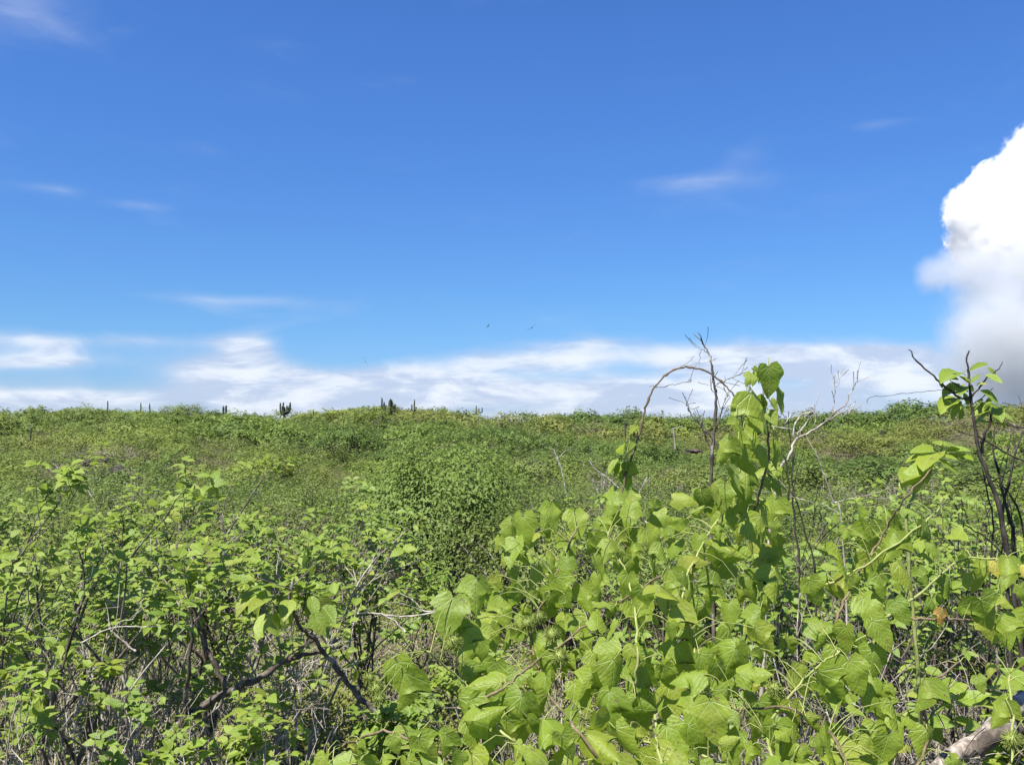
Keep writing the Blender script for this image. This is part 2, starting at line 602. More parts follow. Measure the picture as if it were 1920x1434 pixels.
def leaf_shape(outline, rng, fold, droop, wave, mid=True, jitter=0.012):
    """a leaf blade lying along +Y, normal +Z: midrib, half-way row and rim on both sides"""
    o = np.array(outline, float)
    if len(o) > 8: o[:, 0] *= 0.92
    n = len(o)
    ymax = o[-1, 1]
    V, UVs, F = [], [], []
    my = np.linspace(0, 1, n) ** 1.0 * ymax
    cols = [np.stack([np.zeros(n), my], -1)]
    for sd in (-1, 1):
        rim = o.copy()
        rim[1:-1] += rng.normal(0, jitter, (n - 2, 2))
        rim[:, 0] *= sd
        if mid:
            cols.append(cols[0] * 0.48 + rim * 0.52)
        cols.append(rim)
    ph = rng.uniform(0, 6.28, 3)
    for c in cols:
        x, y = c[:, 0], c[:, 1]
        z = fold * np.abs(x) - droop * (np.maximum(y, 0) / ymax) ** 2 + wave * np.sin(9 * y + ph[0] + 3 * np.sign(x)) * np.abs(x) * 1.6 + wave * 0.5 * np.sin(5 * x + ph[1])
        z -= 0.25 * np.maximum(np.abs(x) - 0.25, 0) ** 1.2
        V.append(np.stack([x, y, z], -1)); UVs.append(c)
    per = 2 if mid else 1
    for s in range(2):
        seq = [0] + [1 + s * per + k for k in range(per)]
        for a, b in zip(seq[:-1], seq[1:]):
            for i in range(n - 1):
                q = [a * n + i, a * n + i + 1, b * n + i + 1, b * n + i]
                F.append(q if s == 0 else q[::-1])
    return np.concatenate(V), np.array(F, np.int32), np.concatenate(UVs)


PALM = [(0, 0), (0.09, -0.13), (0.25, -0.19), (0.41, -0.09), (0.52, 0.10), (0.66, 0.36), (0.48, 0.36), (0.345, 0.41), (0.36, 0.57), (0.27, 0.82), (0.11, 1.02), (0, 1.18)]
PALM2 = [(0, 0), (0.11, -0.14), (0.29, -0.18), (0.43, -0.05), (0.51, 0.14), (0.56, 0.31), (0.46, 0.39), (0.40, 0.48), (0.36, 0.64), (0.24, 0.85), (0.10, 1.03), (0, 1.16)]
OVAL = [(0, 0), (0.13, 0.05), (0.28, 0.22), (0.32, 0.42), (0.26, 0.66), (0.12, 0.88), (0, 1.06)]
LONG = [(0, 0), (0.10, 0.06), (0.22, 0.25), (0.26, 0.48), (0.21, 0.72), (0.10, 0.92), (0, 1.0)]
_lr = np.random.default_rng(3)
SHAPES = {
    'palm': [leaf_shape(PALM if k % 2 else PALM2, _lr, f, d, w, True, 0.014) for k, (f, d, w) in enumerate([(-0.55, 0.35, 0.06), (-0.40, 0.22, 0.07), (0.40, 0.18, 0.06), (-0.80, 0.30, 0.07), (-0.20, 0.55, 0.10), (-0.95, 0.15, 0.08), (0.15, 0.30, 0.10), (-0.60, 0.60, 0.07)])],
    'oval': [leaf_shape(OVAL, _lr, f, d, w, False, 0.010) for f, d, w in [(0.35, 0.20, 0.06), (0.15, 0.35, 0.08), (-0.15, 0.25, 0.08), (0.55, 0.10, 0.05)]],
    'long': [leaf_shape(LONG, _lr, f, d, w, False, 0.010) for f, d, w in [(0.35, 0.25, 0.06), (0.2, 0.40, 0.06), (0.5, 0.10, 0.05)]],
}
_leaf_cache = {}


def leaf_mesh(shape, k, mat):
    key = (shape, k, mat)
    if key not in _leaf_cache:
        v, f, uv = SHAPES[shape][k]
        mb = MB(); mb.add(v, f, uv)
        _leaf_cache[key] = mb.build("leaf", M[mat])
    return _leaf_cache[key]


def frame(tip, normal, scale):
    """matrix with +Y along tip, +Z near normal"""
    y = Vector(tip).normalized()
    z = Vector(normal)
    z = z - y * z.dot(y)
    if z.length < 1e-4: z = y.orthogonal()
    z.normalize()
    x = y.cross(z)
    m = Matrix((x, y, z)).transposed().to_4x4()
    return m @ Matrix.Diagonal((scale, scale, scale, 1))


class Leaves:
    """leaves of one plant; the 300 nearest the camera become parts, the rest one 'foliage' part"""

    def __init__(s, plant, shape, mat):
        s.plant, s.shape, s.mat, s.rows = plant, shape, mat, []

    def add(s, pos, tip, normal, size, mat=None, label=None, shape=None):
        s.rows.append((Vector(pos), Vector(tip), Vector(normal), size, mat or s.mat, label, shape or s.shape))

    def build(s, rng, limit=300):
        o = Vector(s.plant.location)
        s.rows.sort(key=lambda r: (r[0] - EYE).length / r[3] - (100 if r[5] else 0))
        for i, (p, t, n, sz, mat, label, shape) in enumerate(s.rows[:limit]):
            k = rng.randrange(len(SHAPES[shape]))
            ob = link("leaf", leaf_mesh(shape, k, mat), s.plant)
            m = frame(t, n, sz)
            m = Matrix.Translation(p - o) @ m @ Matrix.Diagonal((rng.uniform(0.85, 1.12), 1, 1, 1))
            ob.matrix_local = m
            if label: ob['label'] = label
        rest = s.rows[limit:]
        if rest:
            mb = MB()
            mats = []
            for p, t, n, sz, mat, _l, shape in rest:
                v, f, uv = SHAPES[shape][rng.randrange(len(SHAPES[shape]))]
                if mat not in mats: mats.append(mat)
                m = np.array(Matrix.Translation(p - o) @ frame(t, n, sz))
                mb.add(v @ m[:3, :3].T + m[:3, 3], f, uv, rng.random(), mats.index(mat))
            link("foliage", mb.build("foliage", [M[x] for x in mats]), s.plant, 'stuff')


def rnd_unit(rng):
    while True:
        v = Vector((rng.uniform(-1, 1), rng.uniform(-1, 1), rng.uniform(-1, 1)))
        if 0.05 < v.length < 1: return v.normalized()


def walk(rng, p, d, length, n, wob, up):
    """a wandering polyline"""
    pts = [Vector(p)]
    d = Vector(d).normalized()
    for i in range(n):
        d = (d + rnd_unit(rng) * wob + Vector((0, 0, up))).normalized()
        pts.append(pts[-1] + d * (length / n))
    return pts, d


def sub_branches(rng, mb, pts, r0, count, length, level, leaf_cb, wob=0.22, up=0.06, t0=0.25, ang=0.75, sides=4):
    """side shoots along a polyline, recursively; leaf_cb(point, dir) is called along the last level"""
    n = len(pts)
    for c in range(count):
        t = rng.uniform(t0, 1.0) if c < count - 1 else 0.98
        i = min(int(t * (n - 1)), n - 2)
        f = t * (n - 1) - i
        p = pts[i].lerp(pts[i + 1], f)
        d = (pts[i + 1] - pts[i]).normalized()
        side = d.cross(rnd_unit(rng)).normalized()
        dd = (d * math.cos(ang) + side * math.sin(ang) + Vector((0, 0, 0.25))).normalized()
        L = length * rng.uniform(0.55, 1.2) * (1.15 - 0.5 * t)
        k = max(3, int(L / 0.07))
        q, de = walk(rng, p, dd, L, k, wob, up)
        r = r0 * (0.62 if level > 0 else 0.5) * (1.1 - 0.5 * t)
        mb.tube(q, np.linspace(r, max(r * 0.35, 0.0011), len(q)), sides if level > 0 else 3, 0, rng.uniform(-0.3, 0.4))
        if level > 0:
            sub_branches(rng, mb, q, r * 0.75, rng.randint(2, 4), L * 0.55, level - 1, leaf_cb, wob, up, 0.2, ang, sides)
        elif leaf_cb:
            leaf_cb(q, de)
        if level > 0 and leaf_cb and rng.random() < 0.8:
            leaf_cb(q[-2:], de)


# ------------------------------------------------------------------ the scrub that covers the slope
def blade_quads(mb, P, N, D, size, tint, mat, tri=False):
    """one folded four-cornered leaf per row"""
    P, N, D = (np.asarray(a, float) for a in (P, N, D))
    N = N / (np.linalg.norm(N, axis=1)[:, None] + 1e-9)
    D = D - N * (D * N).sum(1)[:, None]
    D = D / (np.linalg.norm(D, axis=1)[:, None] + 1e-9)
    S = np.cross(D, N)
    s = np.asarray(size, float)[:, None]
    if tri:
        V = np.stack([P + S * s * 0.38, P + D * s, P - S * s * 0.38], 1).reshape(-1, 3)
        mb.add(V, np.arange(len(P) * 3).reshape(-1, 3), None, np.repeat(np.asarray(tint), 3), mat)
        return
    a = P
    b = P + D * s * 0.5 + S * s * 0.30 + N * s * 0.10
    c = P + D * s
    d = P + D * s * 0.5 - S * s * 0.30 + N * s * 0.10
    V = np.stack([a, b, c, d], 1).reshape(-1, 3)
    F = np.arange(len(P) * 4).reshape(-1, 4)
    uv = np.tile(np.array([[0, 0], [0.3, 0.5], [0, 1], [-0.3, 0.5]]), (len(P), 1))
    mb.add(V, F, uv, np.repeat(np.asarray(tint), 4), mat)


def bush_points(g, rad, hgt, nclump, nleaf, airy, flat=0.0):
    """clump centres over an uneven dome, and leaves round each"""
    th = g.uniform(0, 2 * math.pi, nclump)
    rr = np.sqrt(g.uniform(0.0, 1, nclump)) * rad * g.uniform(0.75, 1.15, nclump)
    lob = 1 + 0.28 * np.sin(3 * th + g.uniform(0, 6)) + 0.15 * np.sin(5 * th + g.uniform(0, 6))
    rr = rr * lob
    top = np.sqrt(np.clip(1 - (rr / (rad * 1.30)) ** 2, 0.03, 1)) * hgt
    h = top * ((0.55 + 0.45 * g.random(nclump) ** 0.5) if not airy else (0.35 + 0.65 * g.random(nclump) ** 0.6)) * g.uniform(0.82, 1.12, nclump)
    C = np.stack([rr * np.cos(th), rr * np.sin(th), np.maximum(h, 0.06)], -1)
    idx = g.integers(0, nclump, nleaf)
    spread = rad * (0.10 if airy else 0.115)
    off = np.clip(g.normal(0, 1, (nleaf, 3)), -1.7, 1.7) * spread * np.array([1, 1, 0.6])
    # leaves stand along shoots that point up and out, so the crown is ragged
    sh = C / (np.linalg.norm(C, axis=1)[:, None] + 1e-9) * np.array([1, 1, 0.6]) + np.array([0, 0, 0.55]) + g.normal(0, 0.35, (nclump, 3))
    sh /= np.linalg.norm(sh, axis=1)[:, None]
    along = g.uniform(-0.16, 0.20, nleaf)[:, None] * rad * g.uniform(0.4, 1.5, nclump)[idx][:, None]
    P = C[idx] + off * (1.0 - 1.6 * np.clip(along / rad, 0, 0.5)) + sh[idx] * along
    P[:, 2] = np.maximum(P[:, 2], 0.03)
    out = P / np.array([rad, rad, hgt]) ** 2
    out /= np.linalg.norm(out, axis=1)[:, None] + 1e-9
    N = out * 0.75 + np.array([0, 0, 0.45]) + g.normal(0, 0.27, (nleaf, 3))
    D = g.normal(0, 1, (nleaf, 3)) + out * 0.6
    return C, P, N, D, idx


def bush_meshes(seed, kind, rad, hgt, nleaf, size, nclump=48, twigs=34):
    """(foliage mesh, stems mesh) of one bush, base at the origin"""
    g = np.random.default_rng(seed)
    airy = kind in ('grey', 'airy')
    C, P, N, D, idx = bush_points(g, rad, hgt, nclump, nleaf, airy)
    mb = MB()
    ctint = g.uniform(0, 0.6, nclump)
    tint = ctint[idx] + g.uniform(0, 0.25, nleaf)
    blade_quads(mb, P, N, D, size * g.uniform(0.6, 1.25, nleaf), tint, 0)
    fol = mb.build("foliage", M['scrub_' + ('grey' if kind == 'airy' else kind)])
    mb = MB()
    rng = random.Random(seed)
    base = [Vector((rng.uniform(-.12, .12) * rad, rng.uniform(-.12, .12) * rad, -0.15)) for _ in range(5)]
    for k in range(min(nclump, twigs)):
        b = base[k % 5]; c = Vector(C[k])
        m1 = b.lerp(c, 0.45) + Vector((rng.uniform(-.1, .1), rng.uniform(-.1, .1), rng.uniform(0.0, .15))) * rad
        pts = [b, b.lerp(m1, 0.5) + rnd_unit(rng) * 0.03 * rad, m1, m1.lerp(c, 0.6) + rnd_unit(rng) * 0.05 * rad, c + (c - m1) * 0.06]
        r = 0.016 * rad
        mb.tube(pts, np.linspace(r, r * 0.3, 5), 4, 0, rng.uniform(-.2, .3))
        for _ in range(9 if airy else 1):
            q, _d = walk(rng, pts[rng.randint(2, 3)], (c - m1).normalized() + rnd_unit(rng) * 0.8, rad * rng.uniform(0.2, 0.45), 4, 0.25, 0.05)
            mb.tube(q, np.linspace(r * 0.45, r * 0.18, 5), 3, 0, rng.uniform(-.2, .4))
    st = mb.build("stems", M['bark_grey' if airy else 'bark_dark'])
    return fol, st


KINDS = {   # kind: (radius, height, leaves, leaf size)
    'olive': (1.0, 0.95, 6200, 0.048), 'bright': (1.0, 0.90, 5800, 0.050), 'dark': (1.0, 0.95, 6000, 0.050),
    'lush': (1.0, 0.95, 6000, 0.049), 'grey': (1.0, 0.95, 2400, 0.042), 'yellow': (0.9, 0.70, 4000, 0.050),
}
LOOKS = {
    'olive': "olive green bush", 'bright': "bright green bush", 'dark': "dark green bush", 'lush': "fresh green bush", 'grey': "grey half bare bush", 'yellow': "yellowish green bush",
}
COLUMNS = ((120, "below the tall thin cactus"), (330, "below the dark lava rocks"), (470, "below the paired cactus stubs"), (640, "below the candelabra cactus"),
           (800, "below the many armed cactus"), (960, "by the lone dense bush"), (1150, "left of the arching stem"), (1300, "behind the arching stem"),
           (1450, "behind the climbing vine"), (1580, "behind the bare forked branch"), (1720, "between forked branch and sapling"), (9999, "behind the leafy sapling"))
BANDS = ((9.5, "just past the foreground"), (13, "beyond the foreground"), (17, "entering the dip"), (22, "deep in the dip"), (29, "across the dip"), (999, "at the slope foot"))


def build_scrub():
    g = np.random.default_rng(2024)
    rng = random.Random(77)
    protos = {k: [bush_meshes(100 + 10 * i + j, k, *v[:2], v[2], v[3]) for j in range(3)] for i, (k, v) in enumerate(KINDS.items())}
    near = {k: [bush_meshes(300 + 10 * i + j, k, *v[:2], int(v[2] * 1.2), v[3] * 0.76, 60, 44) for j in range(2)] for i, (k, v) in enumerate(KINDS.items())}
    farther = {k: [bush_meshes(500 + 10 * i + j, k, *v[:2], int(v[2] * 0.5), v[3] * 1.7) for j in range(4)] for i, (k, v) in enumerate(KINDS.items())}
    spots = []      # x, y, radius, kind
    grid = {}

    def ok(x, y, rad, f):
        c = 2.0
        R_ = int(math.ceil(3.0 / c))
        i, j = int(x // c), int(y // c)
        for a in range(i - R_, i + R_ + 1):
            for b in range(j - R_, j + R_ + 1):
                for (u, v, w) in grid.get((a, b), ()):
                    if (u - x) ** 2 + (v - y) ** 2 < (f * (w + rad) * 0.5) ** 2: return False
        grid.setdefault((i, j), []).append((x, y, rad))
        return True

    # bushes seen singly in the photograph: px, distance, radius, height factor, kind, label
    named = [
        (850, 8.8, 1.08, 1.40, 'lush', "large dense green bush standing alone in the middle beyond the dry clearing"),
        (930, 10.5, 0.70, 1.2, 'bright', "green bush hugging the right side of the large dense green bush"),
        (1110, 10.5, 0.85, 1.1, 'grey', "grey bush with bleached snags beside the arching vine stem"),
        (650, 88.0, 3.2, 1.1, 'dark', "wide bluish green tree-like bush below the many armed cactus"),
        (705, 140.0, 3.4, 0.55, 'bright', "rounded lime green bush under the many armed cactus on the ridge"),
        (345, 138.0, 4.0, 0.80, 'olive', "tallest rounded bush breaking the left part of the skyline"),
        (245, 132.0, 3.2, 0.70, 'bright', "broad bright bush on the skyline left of the tallest rounded bush"),
        (118, 95.0, 1.3, 1.2, 'dark', "small deep green bush right of the tall thin cactus pole"),
        (268, 70.0, 1.05, 1.2, 'dark', "small deep green bush above the dark lava rocks"),
        (590, 62.0, 1.8, 0.9, 'yellow', "straw coloured bush on the slope below the candelabra cactus"),
        (1270, 60.0, 1.6, 0.8, 'grey', "brownish bare bush with a white snag right of the arching vine stem"),
        (1600, 85.0, 2.2, 0.9, 'bright', "bright green bush on the slope right of the bare forked branch"),
    ]
    for px, dist, rad, hf, kind, label in named:
        x = (px - 960) / FPX * dist
        ok(x, dist, rad, 0.9)
        root = empty("scrub_bush", (x, dist, gz(x, dist)), label, "bush")
        root.rotation_euler = (0, 0, rng.uniform(0, 6.28))
        root.scale = (rad, rad, rad * hf)
        if dist > 30:
            g2 = KINDS[kind]
            fol, st = bush_meshes(int(px), kind, g2[0], g2[1], int(g2[2] * 0.8), g2[3] * 1.45, 60)
        elif dist < 12:
            g2 = KINDS[kind]
            fol, st = bush_meshes(int(px), kind, g2[0], g2[1], int(g2[2] * 3.4), g2[3] * 0.66, 110, 30)
        else:
            fol, st = protos[kind][0]
        link("foliage", fol, root); link("stems", st, root)
    n_try = 60000
    a = g.uniform(-0.66, 0.66, n_try)
    u = g.random(n_try)
    r = np.where(g.random(n_try) < 0.25, g.uniform(6.0, 30, n_try), np.sqrt(g.uniform(20 ** 2, 172 ** 2, n_try)))
    hue = [(g.uniform(0.03, 0.12, 2), g.uniform(0, 6.28)) for _ in range(6)]
    for ai, ri in zip(a, r):
        x, y = ri * math.sin(ai), ri * math.cos(ai)
        px = 960 + FPX * x / y
        if abs(ai) > 0.545 and ri > 40: continue
        if ri > 161 - 50 * sstep(0.30, 0.50, ai): continue     # nothing shows behind the ridge
        # the dry clearing and the foreground shrubs keep their own plants
        if ri < 7.2 and px < 1000: continue
        if ri < 8.5 and 560 < px < 940: continue
        if 90 < px < 320 and 33 < ri < 48: continue      # bare ground with lava rocks
        if 690 < px < 760 and 118 < ri < 133: continue   # dark outcrop under the cactus
        rad = g.uniform(0.45, 0.95) if ri < 14 else g.uniform(0.8, 1.7) if ri < 40 else min(4.0, 1.15 + g.gamma(1.7, 0.55))
        if not ok(x, y, rad, 1.18 if ri > 16 else 1.05): continue
        v = sum(math.sin(k[0] * x + k[1] * y + p) for k, p in hue) / 2.4 + g.normal(0, 0.45 if ri > 36 else 0.75)
        kind = 'dark' if v < -1.1 else 'lush' if v < -0.6 else 'olive' if v < 0.15 else 'bright' if v < 0.50 else 'grey' if v < 1.25 else 'yellow'
        spots.append((ri, x, y, rad, kind, px))
    spots.sort(key=lambda s: s[0] / s[3])
    inview = [s for s in spots if -60 < s[5] < 1980]
    single = inview[:285]
    keep = set(id(s) for s in single)
    rest = [s for s in spots if id(s) not in keep]
    rcut = max(s[0] for s in single)
    named_by = {}
    for sp in single:
        look = LOOKS[sp[4]] + " " + next(w for lim, w in BANDS if sp[0] < lim) + " " + next(w for lim, w in COLUMNS if sp[5] < lim)
        named_by.setdefault(look, []).append(sp)
    for look, sps in named_by.items():
        sps.sort(key=lambda q: q[5])
        words = [""] if len(sps) == 1 else ["left ", "right "] if len(sps) == 2 else ["leftmost "] + [["second ", "third ", "fourth ", "fifth ", "sixth ", "seventh "][min(i, 5)] for i in range(len(sps) - 2)] + ["rightmost "]
        for (ri, x, y, rad, kind, px), w in zip(sps, words):
            fol, st = rng.choice(farther[kind] if ri > 36 else protos[kind] if ri > 13 else near[kind])
            s_ = rad * rng.uniform(0.95, 1.1)
            zf = rng.uniform(0.55, 1.5) * (1.1 if ri < 14 else 1.0)
            zmax = 1.65 - ri * rng.uniform(0.030, 0.070) - gz(x, y)      # tops stay under the slope seen behind them
            zf = max(0.35, min(zf, zmax / (s_ * 1.08)))
            root = empty("scrub_bush", (x, y, gz(x, y) - 0.03), w + look, "bush", "scrub bushes in the dip")
            root.rotation_euler = (0, 0, rng.uniform(0, 6.28))
            root.scale = (s_, s_, s_ * zf)
            link("foliage", fol, root); link("stems", st, root)
    # the far scrub reads as one mass
    mb = MB()
    order = ['olive', 'bright', 'dark', 'grey', 'yellow', 'lush']
    pool = {}
    for kind in order:
        for lod, (nl, sz) in enumerate(((1250, 0.115), (620, 0.195))):
            for j in range(4):
                gg = np.random.default_rng(hash((lod, j)) % 1000 + 17 * order.index(kind))
                n = int(nl * (0.55 if kind == 'grey' else 1))
                C, P, N, D, idx = bush_points(gg, 1.0, 0.95, 36, n, kind == 'grey')
                pool[kind, lod, j] = (P, N, D, sz * (0.7 if kind == 'grey' else 1) * gg.uniform(0.6, 1.3, n), gg.uniform(0, 0.6, 36)[idx] + gg.uniform(0, 0.25, n))
    nb = 0
    for ri, x, y, rad, kind, px in rest:
        P, N, D, s, t = pool[kind, 0 if ri < 95 else 1, rng.randrange(4)]
        c, sn = math.cos(rng.uniform(0, 6.28)), 0
        th = rng.uniform(0, 6.28); c, sn = math.cos(th), math.sin(th)
        Rm = np.array([[c, -sn, 0], [sn, c, 0], [0, 0, 1]])
        hz = rng.uniform(0.5, 1.2)
        ycap = 768 - 14 * float(sstep(1500, 1750, px)) - 6 * float(sstep(500, 200, px)) + rng.gauss(-1.5, 5.5)
        ztop = 1.65 + (HORIZON - ycap) / FPX * ri
        hz = max(0.30, min(hz, (ztop - gz(x, y)) / (rad * 1.05)))
        S = np.array([rad, rad, rad * hz])
        blade_quads(mb, (P * S) @ Rm.T + np.array([x, y, gz(x, y)]), N @ Rm.T, D @ Rm.T, s * (0.55 + 0.45 * rad), np.clip(t + rng.uniform(-0.4, 0.9), 0, 1.6), order.index(kind), True)
        nb += 1
    o = link("far_scrub", mb.build("far_scrub", [M['scrub_' + k] for k in order]), kind='stuff')
    o['label'] = "mixed green and olive scrub covering the far slope up to the ridge"


build_scrub()


# ------------------------------------------------------------------ foreground shrubs with oval leaves
def leafy_shrub(px, dist, height, spread, nstem, label, mat='oval_leaf', lsize=0.045, seed=1, bark='bark_dark', dens=1.0, shape='oval', group=None,
                branches=(4, 6), lean=(0, 0), name="leafy_shrub", limit=300, low=0.35):
    rng = random.Random(seed)
    x = (px - 960) / FPX * dist
    base = Vector((x, dist, gz(x, dist)))
    root = empty(name, base, label, "shrub", group)
    lv = Leaves(root, shape, mat)

    def leaf_cb(q, d):
        n = len(q)
        k = max(2, int(rng.randint(3, 7) * dens + rng.random() - 0.5))
        if q[-1].z - base.z < 0.52 * height and rng.random() < 0.32: return      # bare twigs low down
        a0 = rng.uniform(0, 6.28)
        sz = lsize * rng.uniform(0.75, 1.35)
        u = d.orthogonal().normalized(); w = d.cross(u)
        for i in range(k):
            # a rosette at the shoot's tip, looser below
            t = 1.0 - max(0.0, (i - k * 0.55) / k) * 1.3 - rng.uniform(0, 0.10)
            t = max(t, 0.1)
            j = min(int(t * (n - 1)), n - 2)
            p = q[j].lerp(q[j + 1], t * (n - 1) - j)
            a = a0 + i * 2.4
            side = u * math.cos(a) + w * math.sin(a); side.z *= 0.5
            tip = d * rng.uniform(0.1, 0.6) + side + Vector((0, 0, rng.uniform(-0.35, 0.1)))
            nrm = d * 0.5 + Vector((-0.2, -0.40, 0.8)) + rnd_unit(rng) * 0.4
            lv.add(p + side * lsize * 0.15, tip, nrm, sz * rng.uniform(0.65, 1.15))

    for k in range(nstem):
        az = rng.uniform(0, 6.28)
        tilt = rng.uniform(0.05, 1.0) * spread
        d = Vector((math.cos(az) * tilt + lean[0], math.sin(az) * tilt * 0.8 + lean[1], 1.0))
        L = height * rng.uniform(0.64, 0.90) * (1 + 0.2 * tilt)
        p0 = Vector((rng.uniform(-.06, .06), rng.uniform(-.06, .06), -0.05)) + base
        pts, de = walk(rng, p0, d, L, 12, 0.16, 0.035)
        # keep the crown near the height the photograph shows
        r0 = rng.uniform(0.008, 0.014) * (height / 1.3)
        mb = MB()
        rel = [p - base for p in pts]
        mb.tube(rel, np.linspace(r0, 0.002, len(rel)), 6, 0, rng.uniform(-.2, .3))

        def cb(q, dd):
            leaf_cb([p + base for p in q], dd)
        sub_branches(rng, mb, rel, r0, rng.randint(*branches), height * 0.36, 1, cb, 0.24, 0.05, low, 0.75, 4)
        cb(rel[-3:], de)
        link("stem", mb.build("stem", M[bark]), root)
    lv.build(rng, limit)
    return root


GL = "oval leaved shrubs on the left"
LEFT = [
    # px, dist, height, spread, stems, label
    (40, 2.9, 1.42, 0.42, 6, "leafy shrub at the left edge with shoots reaching above its neighbours", 11),
    (230, 3.3, 1.26, 0.40, 7, "dense oval leaved shrub behind the dark slanting trunk", 12),
    (400, 4.0, 1.50, 0.16, 5, "tallest upright shrub with its tip against the far slope", 13),
    (545, 3.9, 1.24, 0.42, 6, "spreading shrub with twigs over the yellow ground cover", 14),
    (690, 4.6, 1.28, 0.26, 4, "slender shrub at the edge of the dry clearing before the lone bush", 15),
    (120, 4.6, 1.24, 0.38, 6, "bushy shrub behind the left edge shrub, below the lava rocks", 16),
    (310, 5.2, 1.18, 0.36, 6, "bushy shrub behind the dense shrub, left of the tallest shrub", 17),
    (500, 5.4, 1.15, 0.36, 6, "low leafy shrub between the tallest shrub and the clearing", 18),
    (-60, 3.7, 1.40, 0.40, 6, "shrub cut by the left frame edge with thin grey twigs", 19),
    (150, 2.5, 0.92, 0.55, 5, "low twiggy shrub in front, left of the dark trunk", 20),
    (420, 2.7, 0.85, 0.55, 5, "low leafy shrub in front, right of the dark trunk", 22),
]


def build_left_shrubs():
    for px, dist, h, spread, ns, label, seed in LEFT:
        leafy_shrub(px, dist, h, spread, ns, label, 'oval_leaf' if seed % 3 else 'green_leaf', 0.038, seed, 'bark_dark' if seed % 2 else 'bark_grey', 1.5, group=GL, branches=(6, 8))


def px_line(pts, dist, rng=None, jit=0.0, n=6):
    """smooth polyline through photo points; dist is one number or one per point"""
    P = [at(p[0], p[1], (dist[i] if isinstance(dist, (list, tuple)) else dist)) for i, p in enumerate(pts)]
    out = []
    for i in range(len(P) - 1):
        a, b = P[max(i - 1, 0)], P[i]
        c, d = P[i + 1], P[min(i + 2, len(P) - 1)]
        for k in range(n):
            t = k / n
            q = 0.5 * ((2 * b) + (c - a) * t + (2 * a - 5 * b + 4 * c - d) * t * t + (3 * b - a - 3 * c + d) * t * t * t)
            if rng: q = q + rnd_unit(rng) * jit
            out.append(q)
    out.append(P[-1])
    return out


def build_trunk_shrub():
    """the dark trunk that slants through the left shrubs"""
    rng = random.Random(41)
    base = at(285, 1600, 3.1); base.z = gz(base.x, base.y)
    root = empty("slanting_shrub", base, "shrub with a thick dark trunk slanting up to the right through the left shrubs", "shrub")
    lv = Leaves(root, 'oval', 'oval_leaf')

    def cb(q, d):
        for i in range(rng.randint(2, 4)):
            p = q[-1 - min(i, len(q) - 1)] + base
            side = rnd_unit(rng); side.z *= 0.35
            lv.add(p, d * 0.3 + side, Vector((0, -0.2, 1)) + rnd_unit(rng) * 0.5, rng.uniform(0.035, 0.058))
    trunk = px_line([(285, 1590), (302, 1433), (333, 1362), (427, 1297), (480, 1273), (533, 1240), (587, 1223), (640, 1212)], [3.1, 3.1, 3.1, 3.1, 3.1, 3.15, 3.2, 3.3], rng, 0.004)
    limb = px_line([(700, 1330), (660, 1290), (622, 1240), (590, 1200), (560, 1170), (545, 1128), (548, 1090)], [2.9, 2.9, 2.85, 2.8, 2.75, 2.7, 2.7], rng, 0.004)
    fork = px_line([(427, 1297), (400, 1240), (372, 1180), (350, 1090), (330, 1020)], 3.1, rng, 0.005)
    up = px_line([(352, 1340), (350, 1290), (360, 1200), (352, 1120)], [3.1, 3.05, 3.0, 3.0], rng, 0.005)
    for nm, line, r0, r1, nb in (("trunk", trunk, 0.018, 0.006, 7), ("limb", limb, 0.009, 0.004, 5), ("limb", fork, 0.009, 0.003, 6), ("limb", up, 0.010, 0.003, 5)):
        mb = MB()
        rel = [p - base for p in line]
        mb.tube(rel, np.linspace(r0, r1, len(rel)) * np.array([rng.uniform(0.9, 1.12) for _ in rel]), 8, 0, 0)
        sub_branches(rng, mb, rel, r0 * 0.55, nb, 0.34, 1, cb, 0.25, 0.05, 0.4, 0.8, 4)
        link(nm, mb.build(nm, M['bark_dark']), root)
    # the cluster of bigger leaves on the limb's tip
    tip = at(545, 1120, 2.7)
    for k in range(26):
        p = at(rng.uniform(470, 610), rng.uniform(1095, 1150), 2.7 + rng.uniform(-.12, .12))
        v = (p - tip).normalized() * 0.7 + Vector((0, 0, -0.55)) + rnd_unit(rng) * 0.4
        lv.add(p, v, Vector((-0.2, -0.5, 0.8)) + rnd_unit(rng) * 0.4, rng.uniform(0.055, 0.085))
    lv.build(rng)


build_left_shrubs()
build_trunk_shrub()

